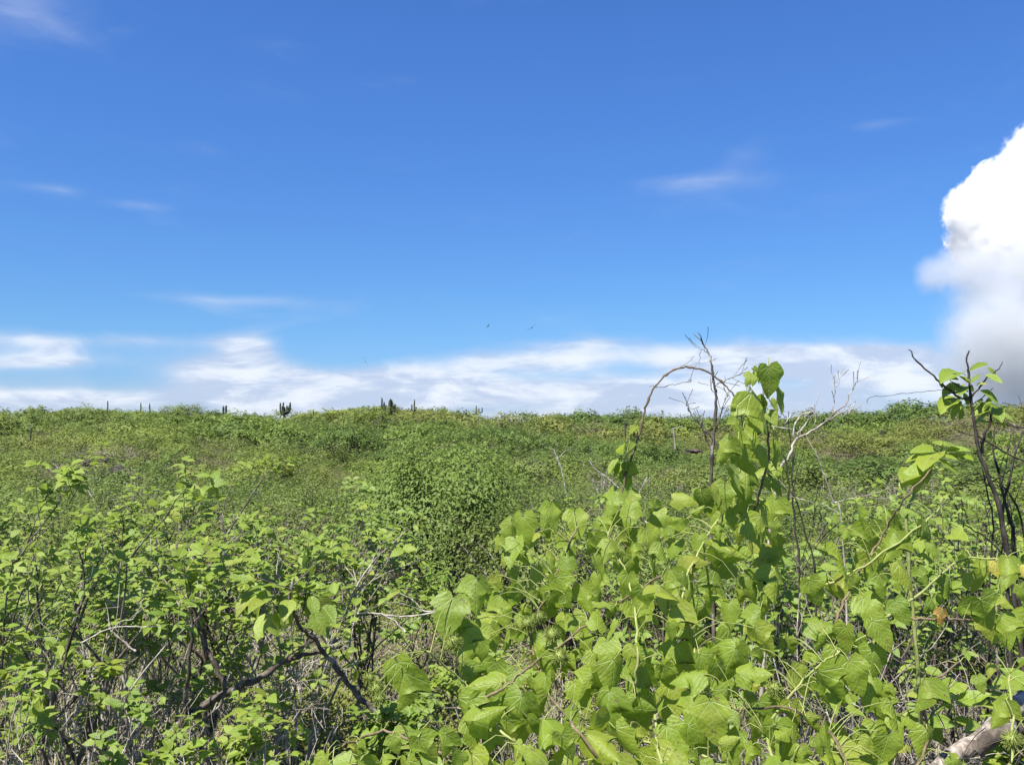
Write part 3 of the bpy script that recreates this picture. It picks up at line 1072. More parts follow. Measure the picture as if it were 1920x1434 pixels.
GR = "leafy shrubs behind the climbing vine"
for px, dist, h, sp, ns, label, seed, mat, ls, shp in [
    (1530, 3.5, 1.22, 0.40, 6, "fresh green shrub under the bare forked branch", 31, 'green_leaf', 0.042, 'oval'),
    (1660, 3.9, 1.20, 0.45, 6, "fresh green shrub between forked branch and leafy sapling", 32, 'oval_leaf', 0.040, 'oval'),
    (1800, 3.7, 1.25, 0.45, 6, "leafy shrub around the foot of the leafy sapling", 33, 'green_leaf', 0.044, 'long'),
    (1560, 4.8, 1.34, 0.45, 7, "pale green bush further back, right of the vine column", 34, 'oval_leaf', 0.036, 'oval'),
    (1730, 5.2, 1.40, 0.45, 7, "small leaved bush far behind the leafy sapling's lower leaves", 35, 'green_leaf', 0.040, 'oval'),
    (1900, 4.6, 1.36, 0.45, 6, "small leaved bush behind the leafy sapling, at the frame edge", 36, 'oval_leaf', 0.036, 'oval'),
    (1240, 4.6, 1.12, 0.45, 6, "low bush showing left of the vine column", 37, 'green_leaf', 0.034, 'oval'),
    (1070, 5.4, 1.10, 0.40, 6, "low bush rising behind the left end of the vine", 38, 'oval_leaf', 0.034, 'oval'),
    (790, 5.6, 0.80, 0.50, 6, "low fresh green shrub in front of the lone dense bush", 39, 'green_leaf', 0.040, 'oval'),
    (900, 4.2, 0.62, 0.60, 6, "low shrub left of the vine with pale dead twigs", 40, 'oval_leaf', 0.038, 'oval'),
    (760, 3.6, 0.62, 0.50, 5, "low sprouting shrub in the middle of the clearing", 42, 'green_leaf', 0.044, 'oval'),
    (1400, 3.4, 1.00, 0.40, 6, "leafy shrub hidden in the vine's column foot", 43, 'green_leaf', 0.044, 'oval'),
    (1880, 2.6, 0.95, 0.45, 5, "broad leaved shrub right of the yellowed vine leaves", 44, 'oval_leaf', 0.066, 'oval'),
    (1720, 2.3, 0.62, 0.50, 4, "small broad leaved shrub above the fallen pale log", 45, 'oval_leaf', 0.056, 'oval'),
]:
    leafy_shrub(px, dist, h, sp, ns, label, mat, ls, seed, 'bark_dark', 1.0, shp, GR, limit=220)
leafy_shrub(690, 1.80, 1.12, 0.10, 2, "young shoot with large smooth oval leaves at the bottom, left of the vine", 'oval_leaf', 0.070, 45, 'bark_dark', 0.8, branches=(2, 3), low=0.6, name="leafy_shoot")
leafy_shrub(835, 2.05, 0.95, 0.10, 2, "small young shoot with broad smooth leaves beside the white forked stick", 'green_leaf', 0.058, 46, 'bark_dark', 0.7, branches=(2, 3), low=0.6, name="leafy_shoot")


# ------------------------------------------------------------------ the climbing vine: three-lobed leaves, wiry stems, bristly fruits
def inside(poly, x, y):
    c = False
    n = len(poly)
    for i in range(n):
        x1, y1 = poly[i]; x2, y2 = poly[i - 1]
        if (y1 > y) != (y2 > y) and x < (x2 - x1) * (y - y1) / (y2 - y1) + x1: c = not c
    return c


def vine_depth(px, py):
    t = min(max((py - 900) / 534, -0.2), 1.15)
    d = 2.35 - 0.72 * t
    return d + 0.10 * math.sin(px * 0.013 + 1.0) * math.cos(py * 0.011) + 0.06 * math.sin(px * 0.031 + py * 0.02)


def nearest_on(lines, p):
    best = None
    for ln in lines:
        for q in ln:
            d = (q - p).length
            if best is None or d < best[0]: best = (d, q)
    return best


def build_vine(name, label, polys, stems, seed, spacing, size, holes=(), fruits=(), base=(1300, 1.9), extra=(), thick=0.0026, dfun=vine_depth, colored=(), layers=2):
    rng = random.Random(seed)
    bx = (base[0] - 960) / FPX * base[1]
    bp = Vector((bx, base[1], gz(bx, base[1])))
    root = empty(name, bp, label, "vine", "climbing vines with three lobed leaves")
    lv = Leaves(root, 'palm', 'vine_leaf')
    lines = []
    for k, st in enumerate(stems):
        pts = [(p[0], p[1]) for p in st]
        ds = [(p[2] if len(p) > 2 else dfun(*p[:2]) + 0.03) for p in st]
        ln = px_line(pts, ds, rng, 0.003, 8)
        lines.append(ln)
        mb = MB()
        mb.tube([p - bp for p in ln], np.linspace(thick * 1.25, thick * 0.8, len(ln)), 6, 0, rng.uniform(-.2, .3))
        link("stem", mb.build("stem", M['stem_green' if k % 3 else 'stem_brown']), root)
    pet = MB()

    def put(px, py, depth, sz, droop=None, mat=None, lab=None):
        p = at(px, py, depth)
        sd = rng.uniform(-0.6, 0.6)
        tip = Vector((sd, rng.uniform(-0.55, 0.15), -rng.uniform(0.6, 1.1)))
        if rng.random() < 0.14: tip = Vector((rng.uniform(-1, 1), rng.uniform(-0.8, 0.1), rng.uniform(-0.3, 0.15)))
        nrm = Vector((-0.10 + rng.gauss(0, 0.48), -0.60 + rng.gauss(0, 0.30), 0.58 + rng.gauss(0, 0.32)))
        lv.add(p, tip, nrm, sz, mat, lab)
        d, q = nearest_on(lines, p)
        if d > 0.16:
            q = p + Vector((rng.uniform(-.05, .05), rng.uniform(0.02, .06), rng.uniform(-0.07, 0.0)))
        mid = (p + q) * 0.5 + Vector((0, 0.004, 0.022 * min(1, d / 0.05))) + rnd_unit(rng) * 0.006
        pet.tube([a - bp for a in (q, q.lerp(mid, .5) + Vector((0, 0, .004)), mid, mid.lerp(p, .6) + Vector((0, 0, .003)), p)], [0.0012, 0.0010, 0.0009, 0.0009, 0.0009], 4, 0, rng.uniform(-.2, .4))

    for layer, (sp, dd, ssz) in enumerate(((spacing, 0.0, 1.0), (spacing * 1.6, 0.16, 0.9))[:layers]):
        taken = []
        for poly in polys:
            xs = [p[0] for p in poly]; ys = [p[1] for p in poly]
            for _ in range(4000):
                x, y = rng.uniform(min(xs), max(xs)), rng.uniform(min(ys), max(ys))
                if not inside(poly, x, y): continue
                if any(((x - h[0]) / h[2]) ** 2 + ((y - h[1]) / h[3]) ** 2 < 1 for h in holes) and rng.random() < 0.95: continue
                sz_ = rng.choice((0.5, 0.7, 0.85, 0.92, 1.0, 1.0, 1.08))
                s_ = sp * (0.55 + 0.45 * sz_) * (0.8 + 0.35 * (y - 700) / 734)
                if any((x - u) ** 2 + (y - v) ** 2 < s_ * s_ for u, v in taken): continue
                taken.append((x, y))
                put(x, y, dfun(x, y) + dd + rng.gauss(0, 0.04), size * ssz * sz_)
    for px, py, sz in extra:
        put(px, py, dfun(px, py) - 0.03, sz)
    for px, py, sz, mat, lab in colored:
        put(px, py, dfun(px, py) - 0.05, sz, None, mat, lab)
    link("petioles", pet.build("petioles", M['stem_green']), root, 'stuff')
    lv.build(rng)
    for px, py, r in fruits:
        r *= rng.uniform(0.62, 0.88)
        c = at(px, py, dfun(px, py) - 0.05)
        mb = MB()
        ball(mb, c - bp, r * 0.74)
        d, q = nearest_on(lines, c)
        g = np.random.default_rng(int(px))
        for _ in range(190):
            v = Vector(g.normal(0, 1, 3)).normalized()
            a = c - bp + v * r * 0.70
            w = (v + Vector(g.normal(0, .5, 3)) * 0.6).normalized()
            mb.tube([a, a + (v + w).normalized() * r * 0.22, a + v * r * 0.22 + w * r * 0.24], [0.0007, 0.0005, 0.0003], 3, 0, g.uniform(0, 1))
        if d < 0.3:
            mb.tube([c - bp + Vector((0, 0.004, r * 0.5)), ((c + q) * 0.5 + Vector((0, 0, 0.02))) - bp, q - bp], 0.0014, 4, 0, 0.2)
        link("fruit", mb.build("fruit", M['fruit']), root)['label'] = "round green fruit in bristly husk"
    return root


def ball(mb, c, r, seg=14, rings=9, squash=(1, 1, 1)):
    V = []
    for i in range(rings + 1):
        a = math.pi * i / rings
        for j in range(seg):
            b = 2 * math.pi * j / seg
            V.append((c[0] + squash[0] * r * math.sin(a) * math.cos(b), c[1] + squash[1] * r * math.sin(a) * math.sin(b), c[2] + squash[2] * r * math.cos(a)))
    F = [[i * seg + j, (i + 1) * seg + j, (i + 1) * seg + (j + 1) % seg, i * seg + (j + 1) % seg] for i in range(rings) for j in range(seg)]
    mb.add(V, F, None, 0.2, 0)


MAT = [(962, 965), (1010, 935), (1110, 950), (1200, 945), (1290, 915), (1330, 900), (1440, 940), (1470, 1040), (1440, 1130), (1520, 1170), (1640, 1150), (1670, 1280),
       (1700, 1500), (920, 1500), (850, 1340), (880, 1190), (850, 1150), (880, 1090)]
build_vine("passion_vine", "pale green lobed leaf vine sprawling over the middle of the foreground", [MAT],
           [[(1180, 1480), (1090, 1380), (1020, 1280), (1000, 1180), (1040, 1080), (1080, 990)], [(1250, 1480), (1230, 1330), (1300, 1220), (1280, 1110), (1330, 1000), (1380, 930)],
            [(1480, 1480), (1440, 1370), (1500, 1280), (1560, 1230), (1640, 1180)], [(870, 1330), (940, 1290), (1020, 1230), (1130, 1150), (1240, 1080)],
            [(1060, 1480), (1010, 1420), (930, 1360), (880, 1290), (800, 1220)], [(1380, 1480), (1330, 1420), (1180, 1380), (1060, 1330)], [(1600, 1460), (1560, 1380), (1480, 1330), (1380, 1330)],
            [(1190, 1300), (1195, 1200), (1180, 1090), (1140, 1000)]],
           7, 33, 0.064, holes=[(1100, 1310, 40, 26), (1350, 1180, 30, 40), (1530, 1310, 44, 26), (1010, 1080, 24, 26), (1240, 1420, 44, 22), (1430, 1440, 30, 24), (1180, 1255, 50, 40), (1225, 1190, 38, 36), (1150, 1110, 28, 22), (1470, 1170, 40, 24), (960, 1215, 40, 34), (1290, 1330, 46, 26), (1440, 1250, 28, 22), (930, 1330, 40, 18)],
           fruits=[(1036, 1190, 0.026), (990, 1168, 0.024), (1012, 1158, 0.018), (1050, 1232, 0.026), (850, 1205, 0.022), (1452, 1292, 0.024), (705, 1292, 0.022), (692, 1272, 0.016), (712, 1310, 0.016)],
           base=(1240, 2.1), extra=[(870, 1170, 0.07), (850, 1120, 0.075), (745, 1240, 0.075), (760, 1260, 0.07), (870, 1250, 0.06)])

COLUMN = [(1400, 745), (1450, 735), (1452, 790), (1470, 850), (1465, 910), (1450, 985), (1340, 985), (1332, 915), (1352, 860), (1370, 800), (1385, 760)]
build_vine("passion_vine", "lobed leaf vine climbing as a tall column above the skyline", [COLUMN],
           [[(1400, 1010, 2.2), (1420, 940, 2.15), (1440, 860, 2.15), (1438, 790, 2.12), (1430, 740, 2.12), (1440, 690, 2.12)],
            [(1350, 980, 2.2), (1380, 900, 2.15), (1395, 840, 2.15), (1390, 770, 2.12), (1400, 750, 2.1)], [(1470, 960, 2.25), (1480, 900, 2.2), (1450, 800, 2.15)]],
           8, 36, 0.060, layers=1, base=(1410, 2.25), dfun=lambda x, y: 2.12 + 0.05 * math.sin(x * 0.03 + y * 0.017),
           extra=[(1440, 688, 0.062), (1412, 692, 0.032), (1408, 700, 0.028), (1418, 700, 0.026), (1452, 722, 0.06), (1410, 735, 0.085)])

build_vine("passion_vine", "lobed leaf vine spreading over twigs in front of the leafy sapling",
           [[(1510, 1090), (1600, 950), (1690, 945), (1780, 965), (1850, 1030), (1960, 1040), (1960, 1180), (1850, 1160), (1750, 1130), (1640, 1140)]],
           [[(1560, 1180), (1600, 1090), (1650, 1010), (1700, 930, 2.2), (1745, 880, 2.25)], [(1640, 1170), (1730, 1110), (1800, 1050), (1880, 1050)], [(1540, 1100), (1620, 1060), (1720, 990), (1760, 955)],
            [(1700, 1160), (1790, 1160), (1900, 1170)]],
           9, 44, 0.068, base=(1660, 2.3), holes=[(1830, 1130, 60, 26), (1700, 1090, 36, 24), (1760, 1045, 30, 26), (1800, 1110, 40, 20), (1600, 1040, 28, 22)],
           colored=[(1868, 1052, 0.042, 'yellow_leaf', "large yellow leaf"), (1768, 1143, 0.030, 'orange_leaf', "curled orange leaf"), (1912, 1062, 0.026, 'yellow_leaf', "yellow leaf by the frame edge")])

build_vine("passion_vine", "loose lobed leaf vine around the fallen pale log",
           [[(1690, 1290), (1780, 1230), (1960, 1230), (1960, 1500), (1690, 1500)]],
           [[(1700, 1470), (1740, 1380), (1730, 1300), (1800, 1240)], [(1880, 1470), (1900, 1380), (1890, 1260)]],
           10, 84, 0.060, base=(1780, 1.8), holes=[(1850, 1370, 110, 46), (1790, 1410, 90, 40)], fruits=[(1898, 1388, 0.024)])

build_vine("passion_vine", "low lobed leaf vine creeping left across the bottom clearing",
           [[(600, 1400), (700, 1350), (850, 1360), (900, 1500), (570, 1500)]],
           [[(900, 1440), (800, 1400), (720, 1370), (640, 1400)], [(860, 1500), (760, 1450), (690, 1430)]],
           12, 44, 0.058, base=(790, 1.8), dfun=lambda x, y: 1.62 + 0.08 * math.sin(x * 0.02))


# ------------------------------------------------------------------ leafy sapling, bare branches, arching stem, log
def build_sapling():
    rng = random.Random(51)
    D = 2.6
    base = at(1975, 1868, D); base.z = gz(base.x, base.y)
    root = empty("leafy_sapling", base, "thin dark stemmed sapling with broad leaves rising above the skyline", "sapling")
    wood = [("stem", [(1975, 1860), (1930, 1350), (1903, 1130), (1875, 960), (1850, 885), (1836, 850), (1828, 800), (1822, 760), (1818, 715), (1815, 690), (1813, 672), (1818, 658)], 0.0125, 0.0022),
            ("branch", [(1820, 748), (1800, 745), (1775, 727), (1745, 700), (1722, 680), (1712, 668), (1710, 660), (1703, 656)], 0.0058, 0.0016),
            ("branch", [(1820, 745), (1838, 725), (1852, 706), (1868, 695), (1874, 690), (1880, 678)], 0.0045, 0.0013),
            ("branch", [(1815, 735), (1790, 720), (1782, 712)], 0.0034, 0.0012),
            ("branch", [(1840, 850), (1846, 815), (1856, 795), (1858, 776)], 0.0078, 0.0035),
            ("branch", [(1820, 762), (1848, 740), (1862, 728)], 0.003, 0.0012),
            ("branch", [(1780, 730), (1745, 733), (1700, 737), (1660, 742), (1632, 745), (1625, 757)], 0.0014, 0.0008),
            ("branch", [(1790, 780), (1760, 768), (1720, 752), (1700, 750), (1688, 754)], 0.0018, 0.0009),
            ("branch", [(1822, 815), (1805, 812), (1796, 808)], 0.0026, 0.0012), ("branch", [(1835, 818), (1880, 845), (1930, 870)], 0.0042, 0.0030),
            ("branch", [(1852, 790), (1885, 795), (1935, 806)], 0.0032, 0.0024), ("branch", [(1880, 755), (1910, 762), (1935, 772)], 0.0014, 0.001)]
    for nm, pts, r0, r1 in wood:
        ln = px_line(pts, D, rng, 0.0016, 5)
        mb = MB()
        mb.tube([p - base for p in ln], np.linspace(r0 * 0.62, r1 * 0.8, len(ln)) * np.array([rng.uniform(0.85, 1.2) for _ in ln]), 6)
        link(nm, mb.build(nm, M['bark_black']), root)
    lv = Leaves(root, 'long', 'oval_leaf')
    pairs = [(1803, 697, 1768, 698), (1798, 712, 1759, 708), (1815, 697, 1848, 680), (1814, 718, 1803, 696), (1822, 717, 1838, 701), (1846, 703, 1880, 716), (1838, 731, 1878, 752),
             (1792, 745, 1764, 770), (1817, 742, 1812, 760), (1864, 760, 1822, 770), (1862, 764, 1880, 780), (1856, 774, 1822, 787), (1797, 720, 1768, 729), (1808, 724, 1799, 738),
             (1802, 752, 1782, 778), (1797, 738, 1777, 736), (1830, 722, 1850, 716), (1850, 690, 1872, 700), (1810, 705, 1792, 690), (1850, 758, 1832, 752)]
    for x0, y0, x1, y1 in pairs:
        a, b = at(x0, y0, D + rng.uniform(-.03, .03)), at(x1, y1, D + rng.uniform(-.05, .03))
        lv.add(a, b - a, Vector((-0.2, -0.35, 0.85)) + rnd_unit(rng) * 0.30, (b - a).length * 1.0)
    for _ in range(26):
        cx, cy = rng.choice(((1815, 715), (1850, 760), (1800, 750), (1860, 800)))
        a = at(cx + rng.gauss(0, 22), cy + rng.gauss(0, 20), D + rng.uniform(-.08, .08))
        lv.add(a, rnd_unit(rng) + Vector((0, 0, -0.2)), Vector((-0.2, -0.35, 0.85)) + rnd_unit(rng) * 0.4, rng.uniform(0.022, 0.042))
    lv.build(rng)
    # the paler shoot with drooping leaves below it
    base = at(1740, 1600, 2.45); base.z = gz(base.x, base.y)
    root = empty("leafy_shoot", base, "pale shoot with a rosette of drooping leaves left of the leafy sapling", "sapling")
    ln = px_line([(1740, 1600), (1720, 1250), (1700, 1000), (1712, 930), (1735, 885), (1755, 860), (1768, 836)], 2.45, rng, 0.002, 5)
    mb = MB(); mb.tube([p - base for p in ln], np.linspace(0.006, 0.0022, len(ln)), 6)
    link("stem", mb.build("stem", M['stem_green']), root)
    lv = Leaves(root, 'long', 'vine_leaf')
    for x0, y0, x1, y1 in [(1768, 836, 1806, 829), (1765, 836, 1752, 820), (1760, 845, 1718, 838), (1756, 852, 1704, 860), (1754, 854, 1788, 851), (1778, 853, 1820, 857), (1757, 861, 1797, 878),
                           (1748, 868, 1699, 887), (1744, 871, 1733, 893), (1766, 842, 1790, 836), (1760, 850, 1730, 848), (1772, 846, 1812, 842), (1740, 880, 1712, 905), (1735, 885, 1700, 880)]:
        a, b = at(x0, y0, 2.45 + rng.uniform(-.03, .03)), at(x1, y1, 2.45 + rng.uniform(-.06, .02))
        lv.add(a, b - a, Vector((-0.15, -0.3, 0.9)) + rnd_unit(rng) * 0.25, (b - a).length * 1.15)
    lv.build(rng)


def bare(name, label, lines, D, mat, seed, twig=0, cat="branch", base_px=None, group=None, tl=0.12):
    """leafless wood given as photo polylines: (points, start radius, end radius)"""
    rng = random.Random(seed)
    px, py = base_px or (lines[0][0][0][0] + 10, 0)
    base = at(px, 1500, D); base.z = gz(base.x, base.y)
    root = empty(name, base, label, cat, group)
    for k, (pts, r0, r1) in enumerate(lines):
        dd = [p[2] if len(p) > 2 else D for p in pts]
        ln = [p - base for p in px_line(pts, dd, rng, 0.0022, 5)]
        mb = MB()
        mb.tube(ln, np.linspace(r0 * 0.62, r1 * 0.8, len(ln)) * np.array([rng.uniform(0.75, 1.3) for _ in ln]), 6, 0, rng.uniform(-.2, .3))
        if twig:
            sub_branches(rng, mb, ln, r0 * 0.5, twig, tl, 0, None, 0.3, 0.08, 0.2, 0.7, 4)
        nm = "stem" if k == 0 else "branch"
        link(nm, mb.build(nm, M[mat]), root)
    return root


def build_bare_wood():
    bare("bare_shrub", "upright leafless grey shrub poking above the skyline left of the vine column",
         [([(1345, 1700), (1340, 1300), (1334, 1000), (1333, 905), (1335, 850), (1340, 800), (1342, 745), (1338, 715), (1333, 680), (1330, 665), (1322, 650), (1314, 637)], 0.010, 0.0016),
          ([(1343, 720), (1355, 716), (1375, 707), (1400, 698)], 0.0022, 0.0012), ([(1331, 668), (1317, 655), (1312, 670), (1313, 684)], 0.0014, 0.0007),
          ([(1340, 860), (1316, 800), (1302, 788), (1290, 765), (1287, 758)], 0.004, 0.0016), ([(1352, 848), (1330, 815), (1318, 805), (1316, 786)], 0.0048, 0.0022),
          ([(1338, 735), (1332, 722), (1333, 712)], 0.0018, 0.001), ([(1342, 790), (1355, 765), (1362, 745), (1367, 741)], 0.0024, 0.0012), ([(1340, 810), (1350, 805), (1360, 800)], 0.0018, 0.001),
          ([(1355, 765), (1372, 760), (1382, 775)], 0.0014, 0.0008)], 2.5, 'bark_dark', 61, 6, "shrub", (1345, 0), tl=0.07)
    bare("bare_branch", "pale forked bare branch like an antler right of the vine column",
         [([(1420, 1500), (1440, 1050), (1455, 920), (1462, 880), (1480, 855), (1492, 825), (1515, 812), (1545, 792), (1570, 778), (1598, 762)], 0.0085, 0.0018),
          ([(1548, 790), (1570, 768), (1585, 760), (1592, 740), (1604, 722), (1609, 704)], 0.0042, 0.0013), ([(1560, 782), (1563, 755), (1565, 730), (1563, 705)], 0.0024, 0.001),
          ([(1490, 828), (1488, 805), (1500, 780), (1520, 772), (1527, 770)], 0.0046, 0.0014), ([(1494, 815), (1508, 800), (1518, 785), (1524, 778)], 0.0036, 0.0014),
          ([(1488, 810), (1476, 800), (1470, 795)], 0.0022, 0.001), ([(1575, 775), (1590, 775), (1600, 764)], 0.0022, 0.001), ([(1565, 718), (1570, 714), (1575, 720)], 0.0010, 0.0006)],
         2.55, 'bark_pale', 62, 4, "branch", (1420, 0), tl=0.06)
    bare("bare_branch", "thin pale dead twig bending over the fresh green shrubs right of the vine column",
         [([(1600, 1500), (1580, 1000), (1562, 940), (1552, 905), (1540, 875), (1530, 850), (1525, 842)], 0.0045, 0.0016), ([(1562, 945), (1590, 935), (1640, 925), (1680, 905)], 0.002, 0.001),
          ([(1570, 960), (1540, 945), (1500, 935), (1455, 920)], 0.002, 0.001)], 2.5, 'bark_grey', 63, 2, "branch", (1600, 0))
    bare("bare_shrub", "tangle of dark leafless stems at the right edge beside the leafy sapling",
         [([(1935, 1500), (1905, 1050), (1890, 960), (1870, 880), (1862, 830), (1866, 800)], 0.009, 0.002), ([(1900, 1500), (1890, 1100), (1880, 980), (1892, 900), (1905, 840), (1925, 800)], 0.008, 0.003),
          ([(1850, 1500), (1856, 1080), (1862, 980), (1850, 920), (1840, 870)], 0.005, 0.002), ([(1960, 1300), (1930, 1060), (1910, 960), (1880, 910), (1850, 890)], 0.006, 0.002),
          ([(1960, 860), (1920, 870), (1875, 880), (1830, 888), (1770, 892)], 0.0022, 0.001), ([(1960, 1120), (1900, 1060), (1850, 1010), (1800, 980)], 0.004, 0.002),
          ([(1850, 910), (1880, 890), (1940, 850)], 0.0035, 0.002)], 2.75, 'bark_black', 64, 6, "shrub", (1935, 0), tl=0.18)
    bare("bare_shrub", "dark leafless stems showing through the gap between vine column and fresh green shrub",
         [([(1490, 1500), (1500, 1100), (1490, 980), (1485, 900), (1490, 850)], 0.006, 0.002), ([(1530, 1500), (1530, 1100), (1510, 1000), (1490, 930), (1450, 905)], 0.005, 0.002),
          ([(1500, 1080), (1540, 1010), (1600, 960), (1660, 940)], 0.003, 0.001)], 2.7, 'bark_black', 65, 6, "shrub", (1490, 0), tl=0.18)
    bare("dead_twig", "white branching dead twig across the middle of the clearing",
         [([(760, 1185), (735, 1160), (700, 1148), (650, 1152), (600, 1148)], 0.0055, 0.002), ([(835, 1146), (800, 1145), (790, 1140), (772, 1122)], 0.0045, 0.002), ([(835, 1146), (760, 1155), (710, 1152)], 0.005, 0.003)],
         3.1, 'bark_pale', 66, 3, "twig", (740, 0))
    bare("dead_twig", "white forked dead stick standing left of the vine mass",
         [([(912, 1260), (910, 1230), (902, 1200), (890, 1175), (880, 1168)], 0.006, 0.003), ([(905, 1208), (912, 1195), (918, 1188)], 0.003, 0.001), ([(892, 1176), (895, 1160), (896, 1150)], 0.003, 0.001)],
         2.45, 'bark_pale', 67, 2, "twig", (912, 0), tl=0.06)
    bare("dead_twig", "pale dead twig lying through the left shrubs above the slanting trunk",
         [([(255, 1222), (235, 1205), (212, 1185), (205, 1178)], 0.0055, 0.003), ([(150, 1205), (200, 1180), (235, 1175), (275, 1174)], 0.0035, 0.002), ([(210, 1182), (225, 1165), (250, 1160)], 0.003, 0.001)],
         2.9, 'bark_pale', 68, 3, "twig", (255, 0))
    bare("dead_twig", "pale twig forking off the slanting trunk toward the clearing",
         [([(530, 1280), (560, 1262), (580, 1245), (610, 1230), (650, 1210)], 0.005, 0.002), ([(585, 1240), (620, 1250), (650, 1255)], 0.004, 0.002), ([(600, 1215), (640, 1205), (660, 1200)], 0.003, 0.0015)],
         3.0, 'bark_pale', 69, 3, "twig", (530, 0))
    # snags on the middle slope
    bare("dead_snag", "bleached snag on the grey bush beside the arching stem",
         [([(1062, 930), (1055, 890), (1045, 860), (1038, 842)], 0.014, 0.006), ([(1045, 862), (1055, 850), (1060, 845)], 0.007, 0.004), ([(1160, 915), (1135, 893), (1115, 878), (1104, 862)], 0.014, 0.007)],
         10.0, 'bark_pale', 70, 3, "snag", (1062, 0), tl=0.4)
    bare("dead_snag", "thin white snag on the slope right of the arching stem",
         [([(1266, 842), (1265, 825), (1263, 812), (1262, 802)], 0.07, 0.04), ([(1264, 803), (1280, 798)], 0.03, 0.015)], 45.0, 'bark_pale', 71, 0, "snag", (1266, 0))

    # arching vine stem with a few leaves, and its curled tendrils
    rng = random.Random(72)
    base = at(1175, 1500, 2.3); base.z = gz(base.x, base.y)
    root = empty("arching_vine", base, "single arching vine stem reaching over the skyline with curled tendrils", "vine")
    for nm, pts, r0, r1, mat in [("stem", [(1190, 1350), (1172, 1000), (1168, 920), (1180, 870), (1197, 820), (1206, 780), (1213, 755), (1228, 725), (1250, 702), (1275, 690), (1305, 690), (1335, 702), (1362, 725), (1385, 750)], 0.0036, 0.0028, 'stem_brown'),
                                 ("branch", [(1170, 905), (1168, 880), (1178, 840), (1184, 805), (1182, 798)], 0.0026, 0.0016, 'stem_green'),
                                 ("tendril", [(1229, 728), (1255, 723), (1280, 717), (1292, 716), (1296, 714), (1293, 712), (1290, 715)], 0.0011, 0.0008, 'stem_brown'),
                                 ("tendril", [(1252, 700), (1275, 690), (1290, 680), (1302, 668)], 0.0008, 0.0006, 'stem_brown'),
                                 ("tendril", [(1184, 800), (1195, 787), (1200, 787)], 0.0010, 0.0006, 'stem_green'), ("tendril", [(1182, 800), (1178, 788), (1172, 783)], 0.0010, 0.0006, 'stem_green'),
                                 ("tendril", [(1360, 705), (1358, 725), (1365, 745)], 0.0006, 0.0005, 'stem_brown'), ("tendril", [(1232, 727), (1222, 722), (1217, 726)], 0.0008, 0.0005, 'stem_brown'),
                                 ("branch", [(1240, 1010), (1215, 985), (1195, 960), (1182, 940)], 0.0046, 0.003, 'bark_pale')]:
        ln = px_line(pts, 2.3, rng, 0.0020, 5)
        mb = MB(); mb.tube([p - base for p in ln], np.linspace(r0 * 0.8, r1 * 0.75, len(ln)) * np.array([rng.uniform(0.85, 1.2) + (0.5 if k_ % 9 == 4 else 0) for k_ in range(len(ln))]), 6)
        link(nm, mb.build(nm, M[mat]), root)
    lv = Leaves(root, 'palm', 'vine_leaf')
    for x0, y0, x1, y1, sh in [(1180, 815, 1196, 800, 'oval'), (1168, 850, 1160, 826, 'long'), (1163, 870, 1190, 862, 'palm'), (1160, 860, 1140, 885, 'long'), (1165, 875, 1172, 915, 'palm'), (1150, 868, 1146, 888, 'long'),
                               (1178, 845, 1183, 830, 'long'), (1158, 920, 1140, 960, 'palm'), (1178, 925, 1190, 965, 'palm'), (1170, 868, 1150, 890, 'oval')]:
        a, b = at(x0, y0, 2.3), at(x1, y1, 2.3 + rng.uniform(-.05, .02))
        lv.add(a, b - a, Vector((-0.5, -0.6, 0.5)) + rnd_unit(rng) * 0.3, (b - a).length * 1.05, None, None, sh)
    lv.build(rng)


def build_log():
    rng = random.Random(81)
    base = at(1850, 1390, 2.05)
    root = empty("fallen_log", base, "fallen pale weathered log slanting up through the vine at the lower right", "log")
    for nm, pts, r0, r1, mat in [("trunk", [(1745, 1455, 2.0), (1790, 1415, 2.03), (1840, 1385, 2.05), (1880, 1345, 2.08), (1960, 1290, 2.12)], 0.018, 0.021, 'bark_log'),
                                 ("branch", [(1830, 1405, 2.0), (1870, 1375, 1.98), (1960, 1350, 2.0)], 0.017, 0.014, 'bark_dark'), ("branch", [(1885, 1350, 2.07), (1900, 1325, 2.1), (1915, 1300, 2.12)], 0.016, 0.010, 'bark_log')]:
        P = px_line(pts, [p[2] for p in pts], rng, 0.002, 6)
        mb = MB(); mb.tube([p - base for p in P], np.linspace(r0, r1, len(P)) * np.array([rng.uniform(0.9, 1.12) for _ in P]), 10)
        link(nm, mb.build(nm, M[mat]), root)


def brush(px, dist, h, label, seed, mat, n=7, spread=0.5, group="dead shrubs under the leaves"):
    """a dead shrub: fine leafless twigs"""
    rng = random.Random(seed)
    x = (px - 960) / FPX * dist
    base = Vector((x, dist, gz(x, dist)))
    root = empty("dead_shrub", base, label, "dead shrub", group)
    for k in range(n):
        az = rng.uniform(0, 6.28); t = rng.uniform(0.1, 1) * spread
        pts, de = walk(rng, (rng.uniform(-.1, .1), rng.uniform(-.1, .1), -0.03), (math.cos(az) * t, math.sin(az) * t, 1), h * rng.uniform(0.7, 1.1), 9, 0.2, 0.02)
        mb = MB()
        mb.tube(pts, np.linspace(0.007, 0.0016, len(pts)), 5, 0, rng.uniform(-.3, .4))
        sub_branches(rng, mb, pts, 0.006, 7, h * 0.42, 1, None, 0.3, 0.03, 0.15, 0.85, 3)
        link("stem", mb.build("stem", M[mat]), root)


